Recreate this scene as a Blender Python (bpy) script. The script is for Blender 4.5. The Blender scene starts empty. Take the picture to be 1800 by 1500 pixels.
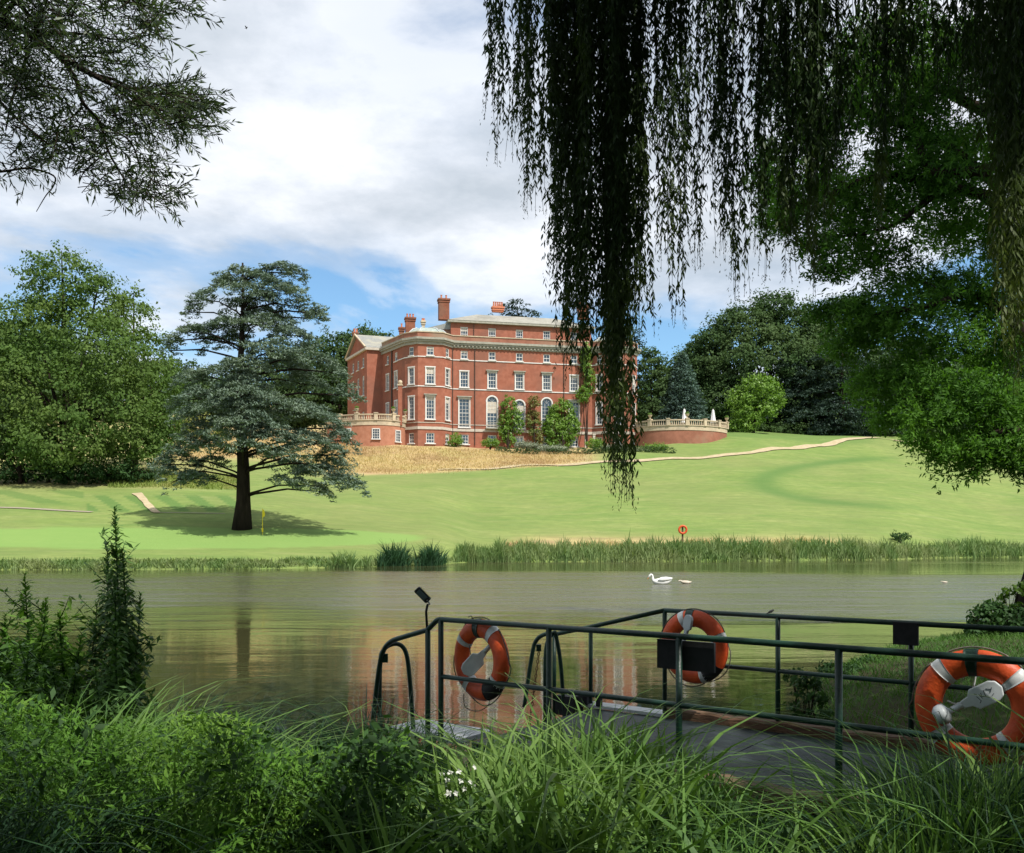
import bpy, math, random
import numpy as np
from mathutils import Vector

random.seed(7)
rng = np.random.default_rng(7)
scene = bpy.context.scene
col = scene.collection

# ------------------------------------------------------------------ camera
EYE = 2.2           # metres above the lake surface
F = 1620.0          # focal length in photo pixels (photo 1800 x 1500)
HOR = 940.0         # photo row of the horizon
cam_d = bpy.data.cameras.new("camera")
cam = bpy.data.objects.new("camera", cam_d)
col.objects.link(cam)
cam.location = (0, 0, EYE)
cam.rotation_euler = (math.radians(90), 0, 0)
cam_d.sensor_width = 36
cam_d.lens = 36 * F / 1800
cam_d.shift_y = (HOR - 750) / 1800
cam_d.clip_start = 0.1
cam_d.clip_end = 6000
scene.camera = cam

# ------------------------------------------------------------------ light
SUN = Vector((0.373, -0.436, 0.819)).normalized()
SUN_EL = math.asin(SUN.z)
SUN_AZ = math.atan2(SUN.x, SUN.y)
w = bpy.data.worlds.new("World")
scene.world = w
w.use_nodes = True
nt = w.node_tree
nt.nodes.clear()


def N(tree, kind, **kw):
    n = tree.nodes.new(kind)
    for k, v in kw.items():
        setattr(n, k, v)
    return n


def math_node(tree, op, a, b=None, clamp=False):
    n = N(tree, 'ShaderNodeMath', operation=op)
    n.use_clamp = clamp
    for i, v in enumerate((a, b)):
        if v is None:
            continue
        if isinstance(v, (int, float)):
            n.inputs[i].default_value = v
        else:
            tree.links.new(v, n.inputs[i])
    return n.outputs[0]


def mix_col(tree, fac, a, b, blend='MIX'):
    n = N(tree, 'ShaderNodeMix', data_type='RGBA', blend_type=blend)
    for i, v in ((0, fac), (6, a), (7, b)):
        if isinstance(v, (int, float)):
            n.inputs[i].default_value = v
        elif isinstance(v, (tuple, list)):
            n.inputs[i].default_value = (*v[:3], 1)
        else:
            tree.links.new(v, n.inputs[i])
    return n.outputs[2]


def ramp(tree, fac, stops, interp='LINEAR'):
    n = N(tree, 'ShaderNodeValToRGB')
    n.color_ramp.interpolation = interp
    e = n.color_ramp.elements
    while len(e) < len(stops):
        e.new(0.5)
    for i, (p, c) in enumerate(stops):
        e[i].position = p
        e[i].color = (c, c, c, 1) if isinstance(c, (int, float)) else (*c, 1)
    tree.links.new(fac, n.inputs[0])
    return n.outputs[0]


def build_sky():
    L = nt.links.new
    out = N(nt, 'ShaderNodeOutputWorld')
    bg = N(nt, 'ShaderNodeBackground')
    bg.inputs[1].default_value = 0.10
    sky = N(nt, 'ShaderNodeTexSky', sky_type='NISHITA')
    sky.sun_disc = False
    sky.sun_elevation = SUN_EL
    sky.sun_rotation = SUN_AZ
    sky.altitude = 60
    sky.air_density = 1.0
    sky.dust_density = 0.6
    sky.ozone_density = 2.0
    tc = N(nt, 'ShaderNodeTexCoord')
    sep = N(nt, 'ShaderNodeSeparateXYZ')
    L(tc.outputs['Generated'], sep.inputs[0])
    z = math_node(nt, 'MAXIMUM', sep.outputs[2], 0.0)
    zz = math_node(nt, 'ADD', z, 0.16)
    u = math_node(nt, 'DIVIDE', sep.outputs[0], zz)
    v = math_node(nt, 'DIVIDE', sep.outputs[1], zz)
    cmb = N(nt, 'ShaderNodeCombineXYZ')
    L(u, cmb.inputs[0]); L(v, cmb.inputs[1])
    mp = N(nt, 'ShaderNodeMapping')
    mp.inputs['Location'].default_value = (3.1, 0.6, 0)
    L(cmb.outputs[0], mp.inputs[0])
    n1 = N(nt, 'ShaderNodeTexNoise')
    n1.inputs['Scale'].default_value = 0.9
    n1.inputs['Detail'].default_value = 9
    n1.inputs['Roughness'].default_value = 0.55
    n1.inputs['Distortion'].default_value = 0.25
    L(mp.outputs[0], n1.inputs['Vector'])
    # more open sky low down, thick cloud higher
    cov = ramp(nt, sep.outputs[2], [(0.0, 0.56), (0.13, 0.50), (0.19, 0.385), (0.25, 0.47), (0.31, 0.62), (0.5, 0.60), (1.0, 0.62)])
    d = math_node(nt, 'ADD', n1.outputs[0], cov)
    cf = ramp(nt, math_node(nt, 'SUBTRACT', d, 0.45), [(0.445, 0.0), (0.49, 0.35), (0.56, 0.85), (0.70, 1.0)], 'EASE')
    n2 = N(nt, 'ShaderNodeTexNoise')
    n2.inputs['Scale'].default_value = 2.2
    n2.inputs['Detail'].default_value = 7
    n2.inputs['Roughness'].default_value = 0.6
    m2 = N(nt, 'ShaderNodeMapping')
    m2.inputs['Location'].default_value = (7.7, 2.2, 1)
    L(cmb.outputs[0], m2.inputs[0])
    L(m2.outputs[0], n2.inputs['Vector'])
    shade = ramp(nt, n2.outputs[0], [(0.36, (4.7, 5.25, 5.9)), (0.49, (6.1, 6.55, 7.2)), (0.62, (8.0, 8.3, 8.8))])
    skyc = mix_col(nt, 1.0, sky.outputs[0], (1.10, 1.36, 1.42), 'MULTIPLY')
    c = mix_col(nt, cf, skyc, shade)
    L(c, bg.inputs[0])
    L(bg.outputs[0], out.inputs[0])


build_sky()
sd = bpy.data.lights.new("sun", 'SUN')
sd.energy = 4.6
sd.angle = math.radians(0.53)
sd.color = (1.0, 0.955, 0.88)
so = bpy.data.objects.new("sun", sd)
col.objects.link(so)
so.rotation_euler = SUN.to_track_quat('Z', 'Y').to_euler()
so.location = (20, -20, 60)

vs = scene.view_settings
vs.view_transform = 'Standard'
vs.look = 'None'
vs.gamma = 1
vs.use_curve_mapping = False
vs.exposure = 0.35
scene.render.film_transparent = False
cy = scene.cycles
cy.max_bounces = 7
cy.diffuse_bounces = 3
cy.glossy_bounces = 3
cy.transmission_bounces = 4
cy.transparent_max_bounces = 4
cy.caustics_reflective = False
cy.caustics_refractive = False
cy.use_denoising = True
try:
    cy.denoiser = 'OPENIMAGEDENOISE'
except Exception:
    pass
cy.sample_clamp_indirect = 6


# ------------------------------------------------------------------ helpers
def P(px, py, D):
    """world point seen at a photo pixel at depth D (a level camera)"""
    return np.array([(px - 900) / F * D, D, EYE + (HOR - py) / F * D])


def link(o, parent=None):
    col.objects.link(o)
    if parent is not None:
        o.parent = parent
    return o


def props(o, label=None, cat=None, group=None, kind=None):
    if label: o['label'] = label
    if cat: o['category'] = cat
    if group: o['group'] = group
    if kind: o['kind'] = kind
    return o


def empty(name, loc=(0, 0, 0), label=None, cat=None, group=None):
    o = bpy.data.objects.new(name, None)
    o.location = loc
    o.empty_display_size = 0.3
    link(o)
    return props(o, label, cat, group)


def np_mesh(name, verts, faces, smooth=False):
    verts = np.ascontiguousarray(verts, dtype=np.float32)
    faces = np.ascontiguousarray(faces, dtype=np.int32)
    me = bpy.data.meshes.new(name)
    k = faces.shape[1]
    me.vertices.add(len(verts))
    me.vertices.foreach_set('co', verts.ravel())
    me.loops.add(faces.size)
    me.loops.foreach_set('vertex_index', faces.ravel())
    me.polygons.add(len(faces))
    me.polygons.foreach_set('loop_start', np.arange(0, faces.size, k, dtype=np.int32))
    me.polygons.foreach_set('loop_total', np.full(len(faces), k, dtype=np.int32))
    if smooth:
        me.polygons.foreach_set('use_smooth', np.ones(len(faces), dtype=bool))
    me.update(calc_edges=True)
    return me


class MB:
    """collects polygons, builds them as one mesh object"""
    def __init__(self):
        self.v = []; self.f = []; self.m = []

    def add(self, vs_, fs, m=0):
        o = len(self.v)
        self.v.extend([tuple(map(float, p)) for p in vs_])
        self.f.extend([tuple(i + o for i in f) for f in fs])
        self.m.extend([m] * len(fs))
        return self

    def box(self, c, s, ax=None, m=0):
        """box: centre, full sizes, optional 3 axes"""
        c = np.array(c, float)
        ax = np.eye(3) if ax is None else np.array(ax, float)
        vs_ = []
        for k in (-.5, .5):
            for j in (-.5, .5):
                for i in (-.5, .5):
                    vs_.append(c + ax[0] * i * s[0] + ax[1] * j * s[1] + ax[2] * k * s[2])
        return self.add(vs_, [(0, 2, 3, 1), (4, 5, 7, 6), (0, 1, 5, 4), (2, 6, 7, 3), (0, 4, 6, 2), (1, 3, 7, 5)], m)

    def tube(self, pts, rad, n=8, cap=True, m=0, squash=None):
        pts = np.array(pts, float)
        k = len(pts)
        rad = np.full(k, rad, float) if np.isscalar(rad) else np.array(rad, float)
        tan = np.gradient(pts, axis=0)
        tan /= np.linalg.norm(tan, axis=1)[:, None] + 1e-9
        ref = np.array([0, 0, 1.0]) if abs(tan[0][2]) < .9 else np.array([1.0, 0, 0])
        a = np.cross(tan[0], ref); a /= np.linalg.norm(a)
        vs_ = []
        for i in range(k):
            a = a - tan[i] * np.dot(a, tan[i]); a /= np.linalg.norm(a) + 1e-9
            b = np.cross(tan[i], a)
            for j in range(n):
                t = 2 * math.pi * j / n
                q = rad[i] * (math.cos(t) * a + math.sin(t) * b)
                if squash is not None:
                    q = q * squash
                vs_.append(pts[i] + q)
        fs = []
        for i in range(k - 1):
            for j in range(n):
                j2 = (j + 1) % n
                fs.append((i * n + j, i * n + j2, (i + 1) * n + j2, (i + 1) * n + j))
        if cap:
            fs.append(tuple(range(n))[::-1])
            fs.append(tuple(range((k - 1) * n, k * n)))
        return self.add(vs_, fs, m)

    def lathe(self, c, prof, n=12, m=0):
        """prof: list of (radius, z) above centre c"""
        c = np.array(c, float)
        vs_ = [c + np.array([r * math.cos(2 * math.pi * j / n), r * math.sin(2 * math.pi * j / n), z]) for r, z in prof for j in range(n)]
        fs = []
        for i in range(len(prof) - 1):
            for j in range(n):
                j2 = (j + 1) % n
                fs.append((i * n + j, i * n + j2, (i + 1) * n + j2, (i + 1) * n + j))
        fs.append(tuple(range(n))[::-1]); fs.append(tuple(range((len(prof) - 1) * n, len(prof) * n)))
        return self.add(vs_, fs, m)

    def mesh(self, name, mats, smooth=False):
        me = bpy.data.meshes.new(name)
        me.from_pydata(self.v, [], self.f)
        for mt in (mats if isinstance(mats, (list, tuple)) else [mats]):
            me.materials.append(mt)
        if max(self.m, default=0) > 0:
            me.polygons.foreach_set('material_index', self.m)
        if smooth:
            me.polygons.foreach_set('use_smooth', [True] * len(me.polygons))
        me.update()
        return me

    def build(self, name, mats, parent=None, smooth=False):
        return link(bpy.data.objects.new(name, self.mesh(name, mats, smooth)), parent)


def unit(v):
    return v / (np.linalg.norm(v, axis=-1, keepdims=True) + 1e-9)


def rand_dir(n):
    return unit(rng.normal(size=(n, 3)))


def leaf_quads(c, d, nrm, L, W):
    """rhombic leaves: centre, long axis, approximate normal, length, width (arrays)"""
    d = unit(d)
    s = unit(np.cross(d, nrm))
    L = np.asarray(L, float).reshape(-1, 1) * np.ones((len(c), 1))
    W = np.asarray(W, float).reshape(-1, 1) * np.ones((len(c), 1))
    v = np.stack([c - d * L / 2, c + s * W / 2 - d * L * .08, c + d * L / 2, c - s * W / 2 - d * L * .08], axis=1)
    return v.reshape(-1, 3)


def quad_obj(name, vlist, mat, parent=None):
    v = np.concatenate(vlist) if isinstance(vlist, list) else vlist
    me = np_mesh(name, v, np.arange(len(v)).reshape(-1, 4))
    me.materials.append(mat)
    return link(bpy.data.objects.new(name, me), parent)


def tufts(c, nrm, R, n, L, W, flat=0.6, up=0.35, droop=0.0):
    """leaf clumps: centres (M,3), outward normals, tuft radius, n leaves each"""
    M = len(c)
    R = np.asarray(R, float) * np.ones(M)
    cc = np.repeat(c, n, axis=0); nn = np.repeat(nrm, n, axis=0); RR = np.repeat(R, n)[:, None]
    k = M * n
    off = rand_dir(k) * (rng.random((k, 1)) ** .45)
    off[:, 2] *= flat
    pos = cc + off * RR
    pos[:, 2] -= droop * RR[:, 0] * (off[:, 0] ** 2 + off[:, 1] ** 2)
    ln = unit(nn * .5 + off * .6 + np.array([0, 0, up]) + rng.normal(size=(k, 3)) * .45)
    dr = rand_dir(k)
    dr = dr - ln * np.sum(dr * ln, axis=1, keepdims=True)
    dr[:, 2] -= 0.35
    sc = rng.uniform(.65, 1.25, k)
    return leaf_quads(pos, dr, ln, L * sc, W * sc)


def blob_surface(blobs, per_area, jit=(.72, 1.03), keep=.78):
    """points near the outside of a union of ellipsoids. blobs: (cx,cy,cz,rx,ry,rz)"""
    P_, N_ = [], []
    B = np.array(blobs, float)
    for i, b in enumerate(B):
        r = b[3:]
        area = 4 * math.pi * (((r[0] * r[1]) ** 1.6 + (r[0] * r[2]) ** 1.6 + (r[1] * r[2]) ** 1.6) / 3) ** (1 / 1.6)
        n = max(6, int(area * per_area))
        d = rand_dir(n)
        rad = rng.uniform(jit[0], jit[1], (n, 1))
        p = b[:3] + d * r * rad
        ok = np.ones(n, bool)
        for j, c in enumerate(B):
            if j == i: continue
            q = np.linalg.norm((p - c[:3]) / c[3:], axis=1)
            ok &= q > keep
        P_.append(p[ok]); N_.append(unit(d / r)[ok])
    return np.concatenate(P_), np.concatenate(N_)


# ------------------------------------------------------------------ materials
def mat(name, base, rough=0.7, spec=0.3, metal=0.0):
    m = bpy.data.materials.new(name)
    m.use_nodes = True
    b = m.node_tree.nodes['Principled BSDF']
    b.inputs['Base Color'].default_value = (*base, 1)
    b.inputs['Roughness'].default_value = rough
    b.inputs['Specular IOR Level'].default_value = spec
    b.inputs['Metallic'].default_value = metal
    return m


def noisy(name, c1, c2, scale=3.0, rough=0.8, spec=0.25, detail=5, bump=0.0, c3=None, stretch=(1, 1, 1), metal=0.0, coords='Object', bscale=None):
    m = mat(name, c1, rough, spec, metal)
    t = m.node_tree
    b = t.nodes['Principled BSDF']
    tc = N(t, 'ShaderNodeTexCoord')
    mp = N(t, 'ShaderNodeMapping'); mp.inputs['Scale'].default_value = stretch
    t.links.new(tc.outputs[coords], mp.inputs[0])
    n = N(t, 'ShaderNodeTexNoise')
    n.inputs['Scale'].default_value = scale; n.inputs['Detail'].default_value = detail
    n.inputs['Roughness'].default_value = 0.6
    t.links.new(mp.outputs[0], n.inputs['Vector'])
    c = mix_col(t, ramp(t, n.outputs[0], [(.35, 0.0), (.65, 1.0)]), c1, c2)
    if c3 is not None:
        n2 = N(t, 'ShaderNodeTexNoise')
        n2.inputs['Scale'].default_value = scale * .17; n2.inputs['Detail'].default_value = 4
        t.links.new(mp.outputs[0], n2.inputs['Vector'])
        c = mix_col(t, ramp(t, n2.outputs[0], [(.48, 0.0), (.66, .8)]), c, c3)
    t.links.new(c, b.inputs['Base Color'])
    if bump:
        n3 = N(t, 'ShaderNodeTexNoise')
        n3.inputs['Scale'].default_value = bscale or scale * 3; n3.inputs['Detail'].default_value = 4
        t.links.new(mp.outputs[0], n3.inputs['Vector'])
        bp = N(t, 'ShaderNodeBump'); bp.inputs['Strength'].default_value = bump; bp.inputs['Distance'].default_value = 0.02
        t.links.new(n3.outputs[0], bp.inputs['Height'])
        t.links.new(bp.outputs[0], b.inputs['Normal'])
    return m


def leafy(name, c1, c2, c3=None, trans=0.3, rough=0.45, spec=0.35, nscale=0.4):
    """leaf material: colour varies leaf by leaf and branch by branch"""
    m = bpy.data.materials.new(name)
    m.use_nodes = True
    t = m.node_tree
    b = t.nodes['Principled BSDF']
    out = t.nodes['Material Output']
    b.inputs['Roughness'].default_value = rough
    b.inputs['Specular IOR Level'].default_value = spec
    g = N(t, 'ShaderNodeNewGeometry')
    c = mix_col(t, g.outputs['Random Per Island'], c1, c2)
    n = N(t, 'ShaderNodeTexNoise'); n.inputs['Scale'].default_value = nscale; n.inputs['Detail'].default_value = 3
    t.links.new(g.outputs['Position'], n.inputs['Vector'])
    c = mix_col(t, ramp(t, n.outputs[0], [(.42, 0.0), (.66, .85)]), c, c3 or tuple(x * 1.35 for x in c2))
    t.links.new(c, b.inputs['Base Color'])
    tr = N(t, 'ShaderNodeBsdfTranslucent')
    tcol = mix_col(t, 1.0, c, (1.25, 1.35, .6), 'MULTIPLY')
    t.links.new(tcol, tr.inputs[0])
    mx = N(t, 'ShaderNodeMixShader'); mx.inputs[0].default_value = trans
    t.links.new(b.outputs[0], mx.inputs[1]); t.links.new(tr.outputs[0], mx.inputs[2])
    t.links.new(mx.outputs[0], out.inputs[0])
    return m


M = {}
M['brick'] = noisy('red_brick', (.285, .100, .062), (.365, .140, .090), 1.3, .85, .15, 8, c3=(.235, .105, .072))
M['brick_pale'] = noisy('pale_brick', (.37, .155, .092), (.45, .205, .130), 1.2, .85, .15, 8)
M['brick_dark'] = noisy('sooty_brick', (.20, .075, .045), (.29, .115, .07), 1.5, .9, .15, 8, c3=(.16, .10, .07))
M['brick_old'] = noisy('weathered_brick', (.25, .105, .068), (.34, .145, .095), .9, .9, .15, 8, c3=(.30, .22, .15))
M['stone'] = noisy('grey_stone', (.28, .27, .22), (.38, .36, .30), 2.0, .85, .2, 6)
M['stone_warm'] = noisy('warm_stone', (.48, .38, .26), (.58, .48, .34), 2.5, .85, .2, 6, c3=(.36, .30, .22))
M['white'] = noisy('white_paint', (.62, .60, .56), (.72, .70, .66), 3, .5, .4)
M['band'] = noisy('pale_render_band', (.46, .40, .33), (.56, .50, .42), 3, .8, .2)
M['slate'] = noisy('roof_slate', (.20, .20, .19), (.28, .28, .25), 3.0, .7, .3, 7, c3=(.34, .32, .25))
M['roof_pale'] = noisy('lichen_roof', (.26, .25, .21), (.34, .325, .28), 2.2, .85, .2, 8, c3=(.21, .20, .17))
M['lead'] = noisy('lead_roof', (.26, .31, .27), (.36, .41, .36), 2.0, .55, .4, 6)
M['glass'] = mat('window_glass', (.03, .045, .06), .06, .9)
M['pipe'] = mat('downpipe_paint', (.09, .06, .045), .6, .3)
M['pot'] = noisy('clay_pot', (.50, .17, .09), (.58, .22, .12), 5, .85, .2)
M['rail_green'] = noisy('dark_green_paint', (.005, .022, .015), (.009, .036, .023), 9, .42, .4, 6, bump=.25, c3=(.012, .060, .032))
M['black'] = noisy('black_board', (.012, .013, .014), (.02, .02, .022), 20, .6, .3)
M['orange'] = noisy('orange_plastic', (.60, .070, .014), (.74, .11, .022), 14, .5, .4, 8, bump=.2, c3=(.42, .055, .018))
M['tape'] = noisy('reflective_tape', (.50, .52, .52), (.62, .64, .63), 30, .35, .5)
M['whiteplastic'] = noisy('white_plastic', (.55, .60, .62), (.64, .68, .69), 14, .4, .4, c3=(.42, .46, .45))
M['rope'] = noisy('grey_rope', (.10, .095, .08), (.18, .17, .14), 60, .9, .1)
M['ink'] = mat('ink', (.04, .05, .06), .8, .1)
M['rust'] = noisy('rusty_chain', (.08, .030, .016), (.14, .055, .025), 40, .8, .3)
M['timber'] = noisy('wet_timber', (.085, .045, .026), (.15, .085, .048), 4, .75, .25, 8, bump=.6, stretch=(1, 1, 8), c3=(.12, .095, .05))
M['deck'] = noisy('deck_sheet', (.012, .019, .018), (.021, .031, .030), 5, .5, .3, 8, bump=.35, c3=(.026, .040, .036))
M['alu'] = noisy('pale_metal', (.42, .44, .45), (.52, .54, .55), 12, .45, .5)
M['bark'] = noisy('dark_bark', (.016, .012, .009), (.036, .027, .019), 3, .95, .1, 8, bump=.9, stretch=(1, 1, .25))
M['bark_pale'] = noisy('grey_bark', (.075, .065, .050), (.12, .105, .08), 3, .95, .1, 8, bump=.8, stretch=(1, 1, .3))
M['gravel'] = noisy('pale_gravel', (.36, .29, .17), (.46, .38, .25), 1.4, .95, .1, 8)
M['gravel_grey'] = noisy('grey_path', (.25, .22, .16), (.33, .29, .22), 2, .95, .1, 8)
M['canvas'] = noisy('white_canvas', (.72, .70, .68), (.78, .77, .74), 3, .8, .2)
M['yellow'] = mat('yellow_flag', (.80, .62, .02), .6, .3)
M['swan'] = noisy('white_feathers', (.80, .79, .75), (.84, .83, .80), 9, .7, .2)
M['cygnet'] = noisy('pale_brown_feathers', (.50, .43, .34), (.60, .54, .45), 9, .8, .1)
M['beak'] = mat('orange_beak', (.60, .19, .03), .5, .3)
M['solar'] = mat('solar_glass', (.10, .13, .16), .12, .8)

M['l_far'] = leafy('wood_leaves', (.030, .064, .020), (.060, .105, .034), (.080, .125, .045), .22, .6, .08, nscale=.12)
M['l_left'] = leafy('chestnut_leaves', (.054, .105, .024), (.090, .155, .036), (.125, .180, .046), .28, .6, .08, nscale=.12)
M['l_light'] = leafy('light_leaves', (.10, .19, .020), (.15, .27, .035), (.17, .29, .04), .3, nscale=.3)
M['l_cedar'] = leafy('cedar_needles', (.085, .130, .095), (.145, .200, .145), (.170, .220, .150), .14, .6, .2, nscale=.25)
M['l_blue'] = leafy('blue_fir_needles', (.065, .110, .090), (.095, .150, .120), None, .12, .6, .2, nscale=.2)
M['l_darkcedar'] = leafy('dark_cedar_needles', (.020, .040, .028), (.034, .060, .042), None, .12, .6, .2, nscale=.2)
M['l_willow'] = leafy('willow_leaves', (.022, .048, .015), (.046, .080, .022), (.10, .135, .028), .30, .5, .15, nscale=.5)
M['l_feather'] = leafy('feathery_leaves', (.026, .076, .012), (.085, .205, .024), (.14, .30, .038), .38, .6, .15, nscale=.35)
M['l_stem'] = leafy('stem_leaves', (.042, .100, .026), (.085, .170, .042), None, .3, .55, .2, nscale=1.5)
M['l_grey'] = leafy('greygreen_leaves', (.048, .080, .034), (.080, .120, .052), (.075, .14, .035), .32, .45, .35, nscale=.8)
M['l_herb'] = leafy('herb_leaves', (.060, .150, .022), (.115, .245, .034), (.17, .29, .045), .34, .6, .12, nscale=1.2)
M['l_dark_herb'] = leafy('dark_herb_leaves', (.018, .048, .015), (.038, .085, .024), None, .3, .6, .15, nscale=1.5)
M['blade'] = leafy('sedge_blades', (.060, .140, .028), (.120, .235, .050), (.18, .28, .075), .32, .5, .2, nscale=.9)
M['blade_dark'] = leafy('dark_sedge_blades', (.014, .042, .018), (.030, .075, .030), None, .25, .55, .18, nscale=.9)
M['reed'] = leafy('reed_blades', (.095, .175, .050), (.190, .270, .100), (.24, .28, .12), .3, .6, .15, nscale=.35)
M['drygrass'] = leafy('dry_grass_blades', (.50, .39, .19), (.60, .47, .25), (.38, .24, .14), .25, .8, .1, nscale=.10)
M['roughgrass'] = leafy('rough_grass_blades', (.16, .22, .05), (.24, .30, .08), (.28, .27, .09), .25, .8, .1, nscale=.3)
M['shortgrass'] = leafy('bank_grass_blades', (.045, .115, .022), (.075, .165, .034), (.09, .18, .03), .3, .6, .2, nscale=.7)
M['lavender'] = leafy('lavender_leaves', (.16, .19, .12), (.24, .27, .20), None, .2, .7, .1, nscale=.6)
M['autumn'] = leafy('rusty_creeper_leaves', (.15, .17, .045), (.27, .19, .075), (.14, .20, .04), .3, nscale=.4)
M['flower'] = mat('white_petals', (.75, .77, .70), .6, .2)

# ------------------------------------------------------------------ terrain
TAB = {   # photo column: (depth of waterline, [(depth, photo row), ...])
    -700: (56, [(60, 978), (70, 950), (80, 915), (95, 870), (110, 840), (150, 790), (200, 745), (330, 720)]),
    0: (57.5, [(60, 981), (66, 962), (74, 930), (80, 906), (84, 893), (91, 866), (100, 849), (112, 832), (150, 780), (200, 740), (330, 705)]),
    200: (58, [(60.5, 980), (67, 960), (74, 932), (80, 908), (84, 900), (91, 872), (101, 848), (115, 818), (150, 772), (200, 740), (330, 705)]),
    430: (59, [(61.5, 979), (68, 958), (75, 932), (81, 910), (85, 902), (92, 874), (103, 848), (115, 820), (140, 775), (150, 768), (200, 745), (330, 710)]),
    600: (61, [(63.5, 978), (71, 955), (80, 928), (95, 882), (110, 850), (126, 831), (140, 796), (147, 780), (200, 765), (330, 725)]),
    750: (65, [(67.5, 976), (76, 950), (90, 908), (110, 862), (129, 830), (140, 804), (147, 787), (155, 783), (200, 770), (330, 725)]),
    850: (73, [(75.5, 970), (83, 948), (100, 902), (120, 853), (133, 825), (142, 800), (148, 791), (155, 786), (200, 772), (330, 725)]),
    1000: (74.5, [(77, 968), (85, 945), (100, 903), (120, 853), (136, 818), (146, 800), (152, 791), (160, 785), (200, 768), (330, 725)]),
    1120: (75, [(77.5, 967), (86, 942), (102, 897), (120, 855), (138, 811), (148, 795), (155, 788), (163, 778), (200, 758), (330, 720)]),
    1200: (75.5, [(78, 966), (87, 938), (104, 891), (122, 850), (140, 808), (149, 790), (155, 778), (162, 768), (200, 757), (330, 720)]),
    1300: (76.5, [(79, 965), (88, 935), (105, 888), (125, 842), (142, 804), (152, 784), (160, 768), (168, 760), (185, 760), (230, 752), (330, 720)]),
    1500: (80, [(83, 963), (92, 932), (110, 884), (130, 840), (150, 803), (167, 772), (174, 768), (220, 764), (330, 725)]),
    1800: (89, [(92, 962), (100, 940), (120, 892), (145, 842), (170, 797), (180, 782), (220, 776), (330, 730)]),
    2500: (100, [(103, 962), (112, 940), (130, 892), (150, 842), (175, 800), (190, 785), (220, 776), (330, 740)]),
}
TC = np.array(sorted(TAB), float)
TY, TZ = [], []
for c_ in sorted(TAB):
    Ys_, lst = TAB[c_]
    ys = [0, Ys_ - 6, Ys_ - .5, Ys_ + .0, Ys_ + .9] + [a for a, b in lst] + [1500]
    zs = [-3, -3, -.5, 0.02, .42] + [EYE + (HOR - b) * a / F for a, b in lst]
    zs.append(zs[-1] + 12)
    TY.append(ys); TZ.append(zs)


def terrain_z(X, Y):
    X = np.atleast_1d(np.asarray(X, float)); Y = np.atleast_1d(np.asarray(Y, float))
    px = np.clip(900 + F * X / np.maximum(Y, 1), TC[0], TC[-1])
    zs = np.stack([np.interp(Y, TY[i], TZ[i]) for i in range(len(TC))])
    i = np.clip(np.searchsorted(TC, px) - 1, 0, len(TC) - 2)
    f = (px - TC[i]) / (TC[i + 1] - TC[i])
    f = f * f * (3 - 2 * f)
    k = np.arange(len(px))
    z = zs[i, k] * (1 - f) + zs[i + 1, k] * f
    far = np.clip((Y - 84) / 30, 0, 1)
    return z + far * (.22 * np.sin(X * .21 + 1.3) * np.sin(Y * .16) + .1 * np.sin(X * .5 + Y * .33))


def tz(x, y):
    return float(terrain_z([x], [y])[0])


def smooth_step(x, a, b):
    t = np.clip((x - a) / (b - a), 0, 1)
    return t * t * (3 - 2 * t)


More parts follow.
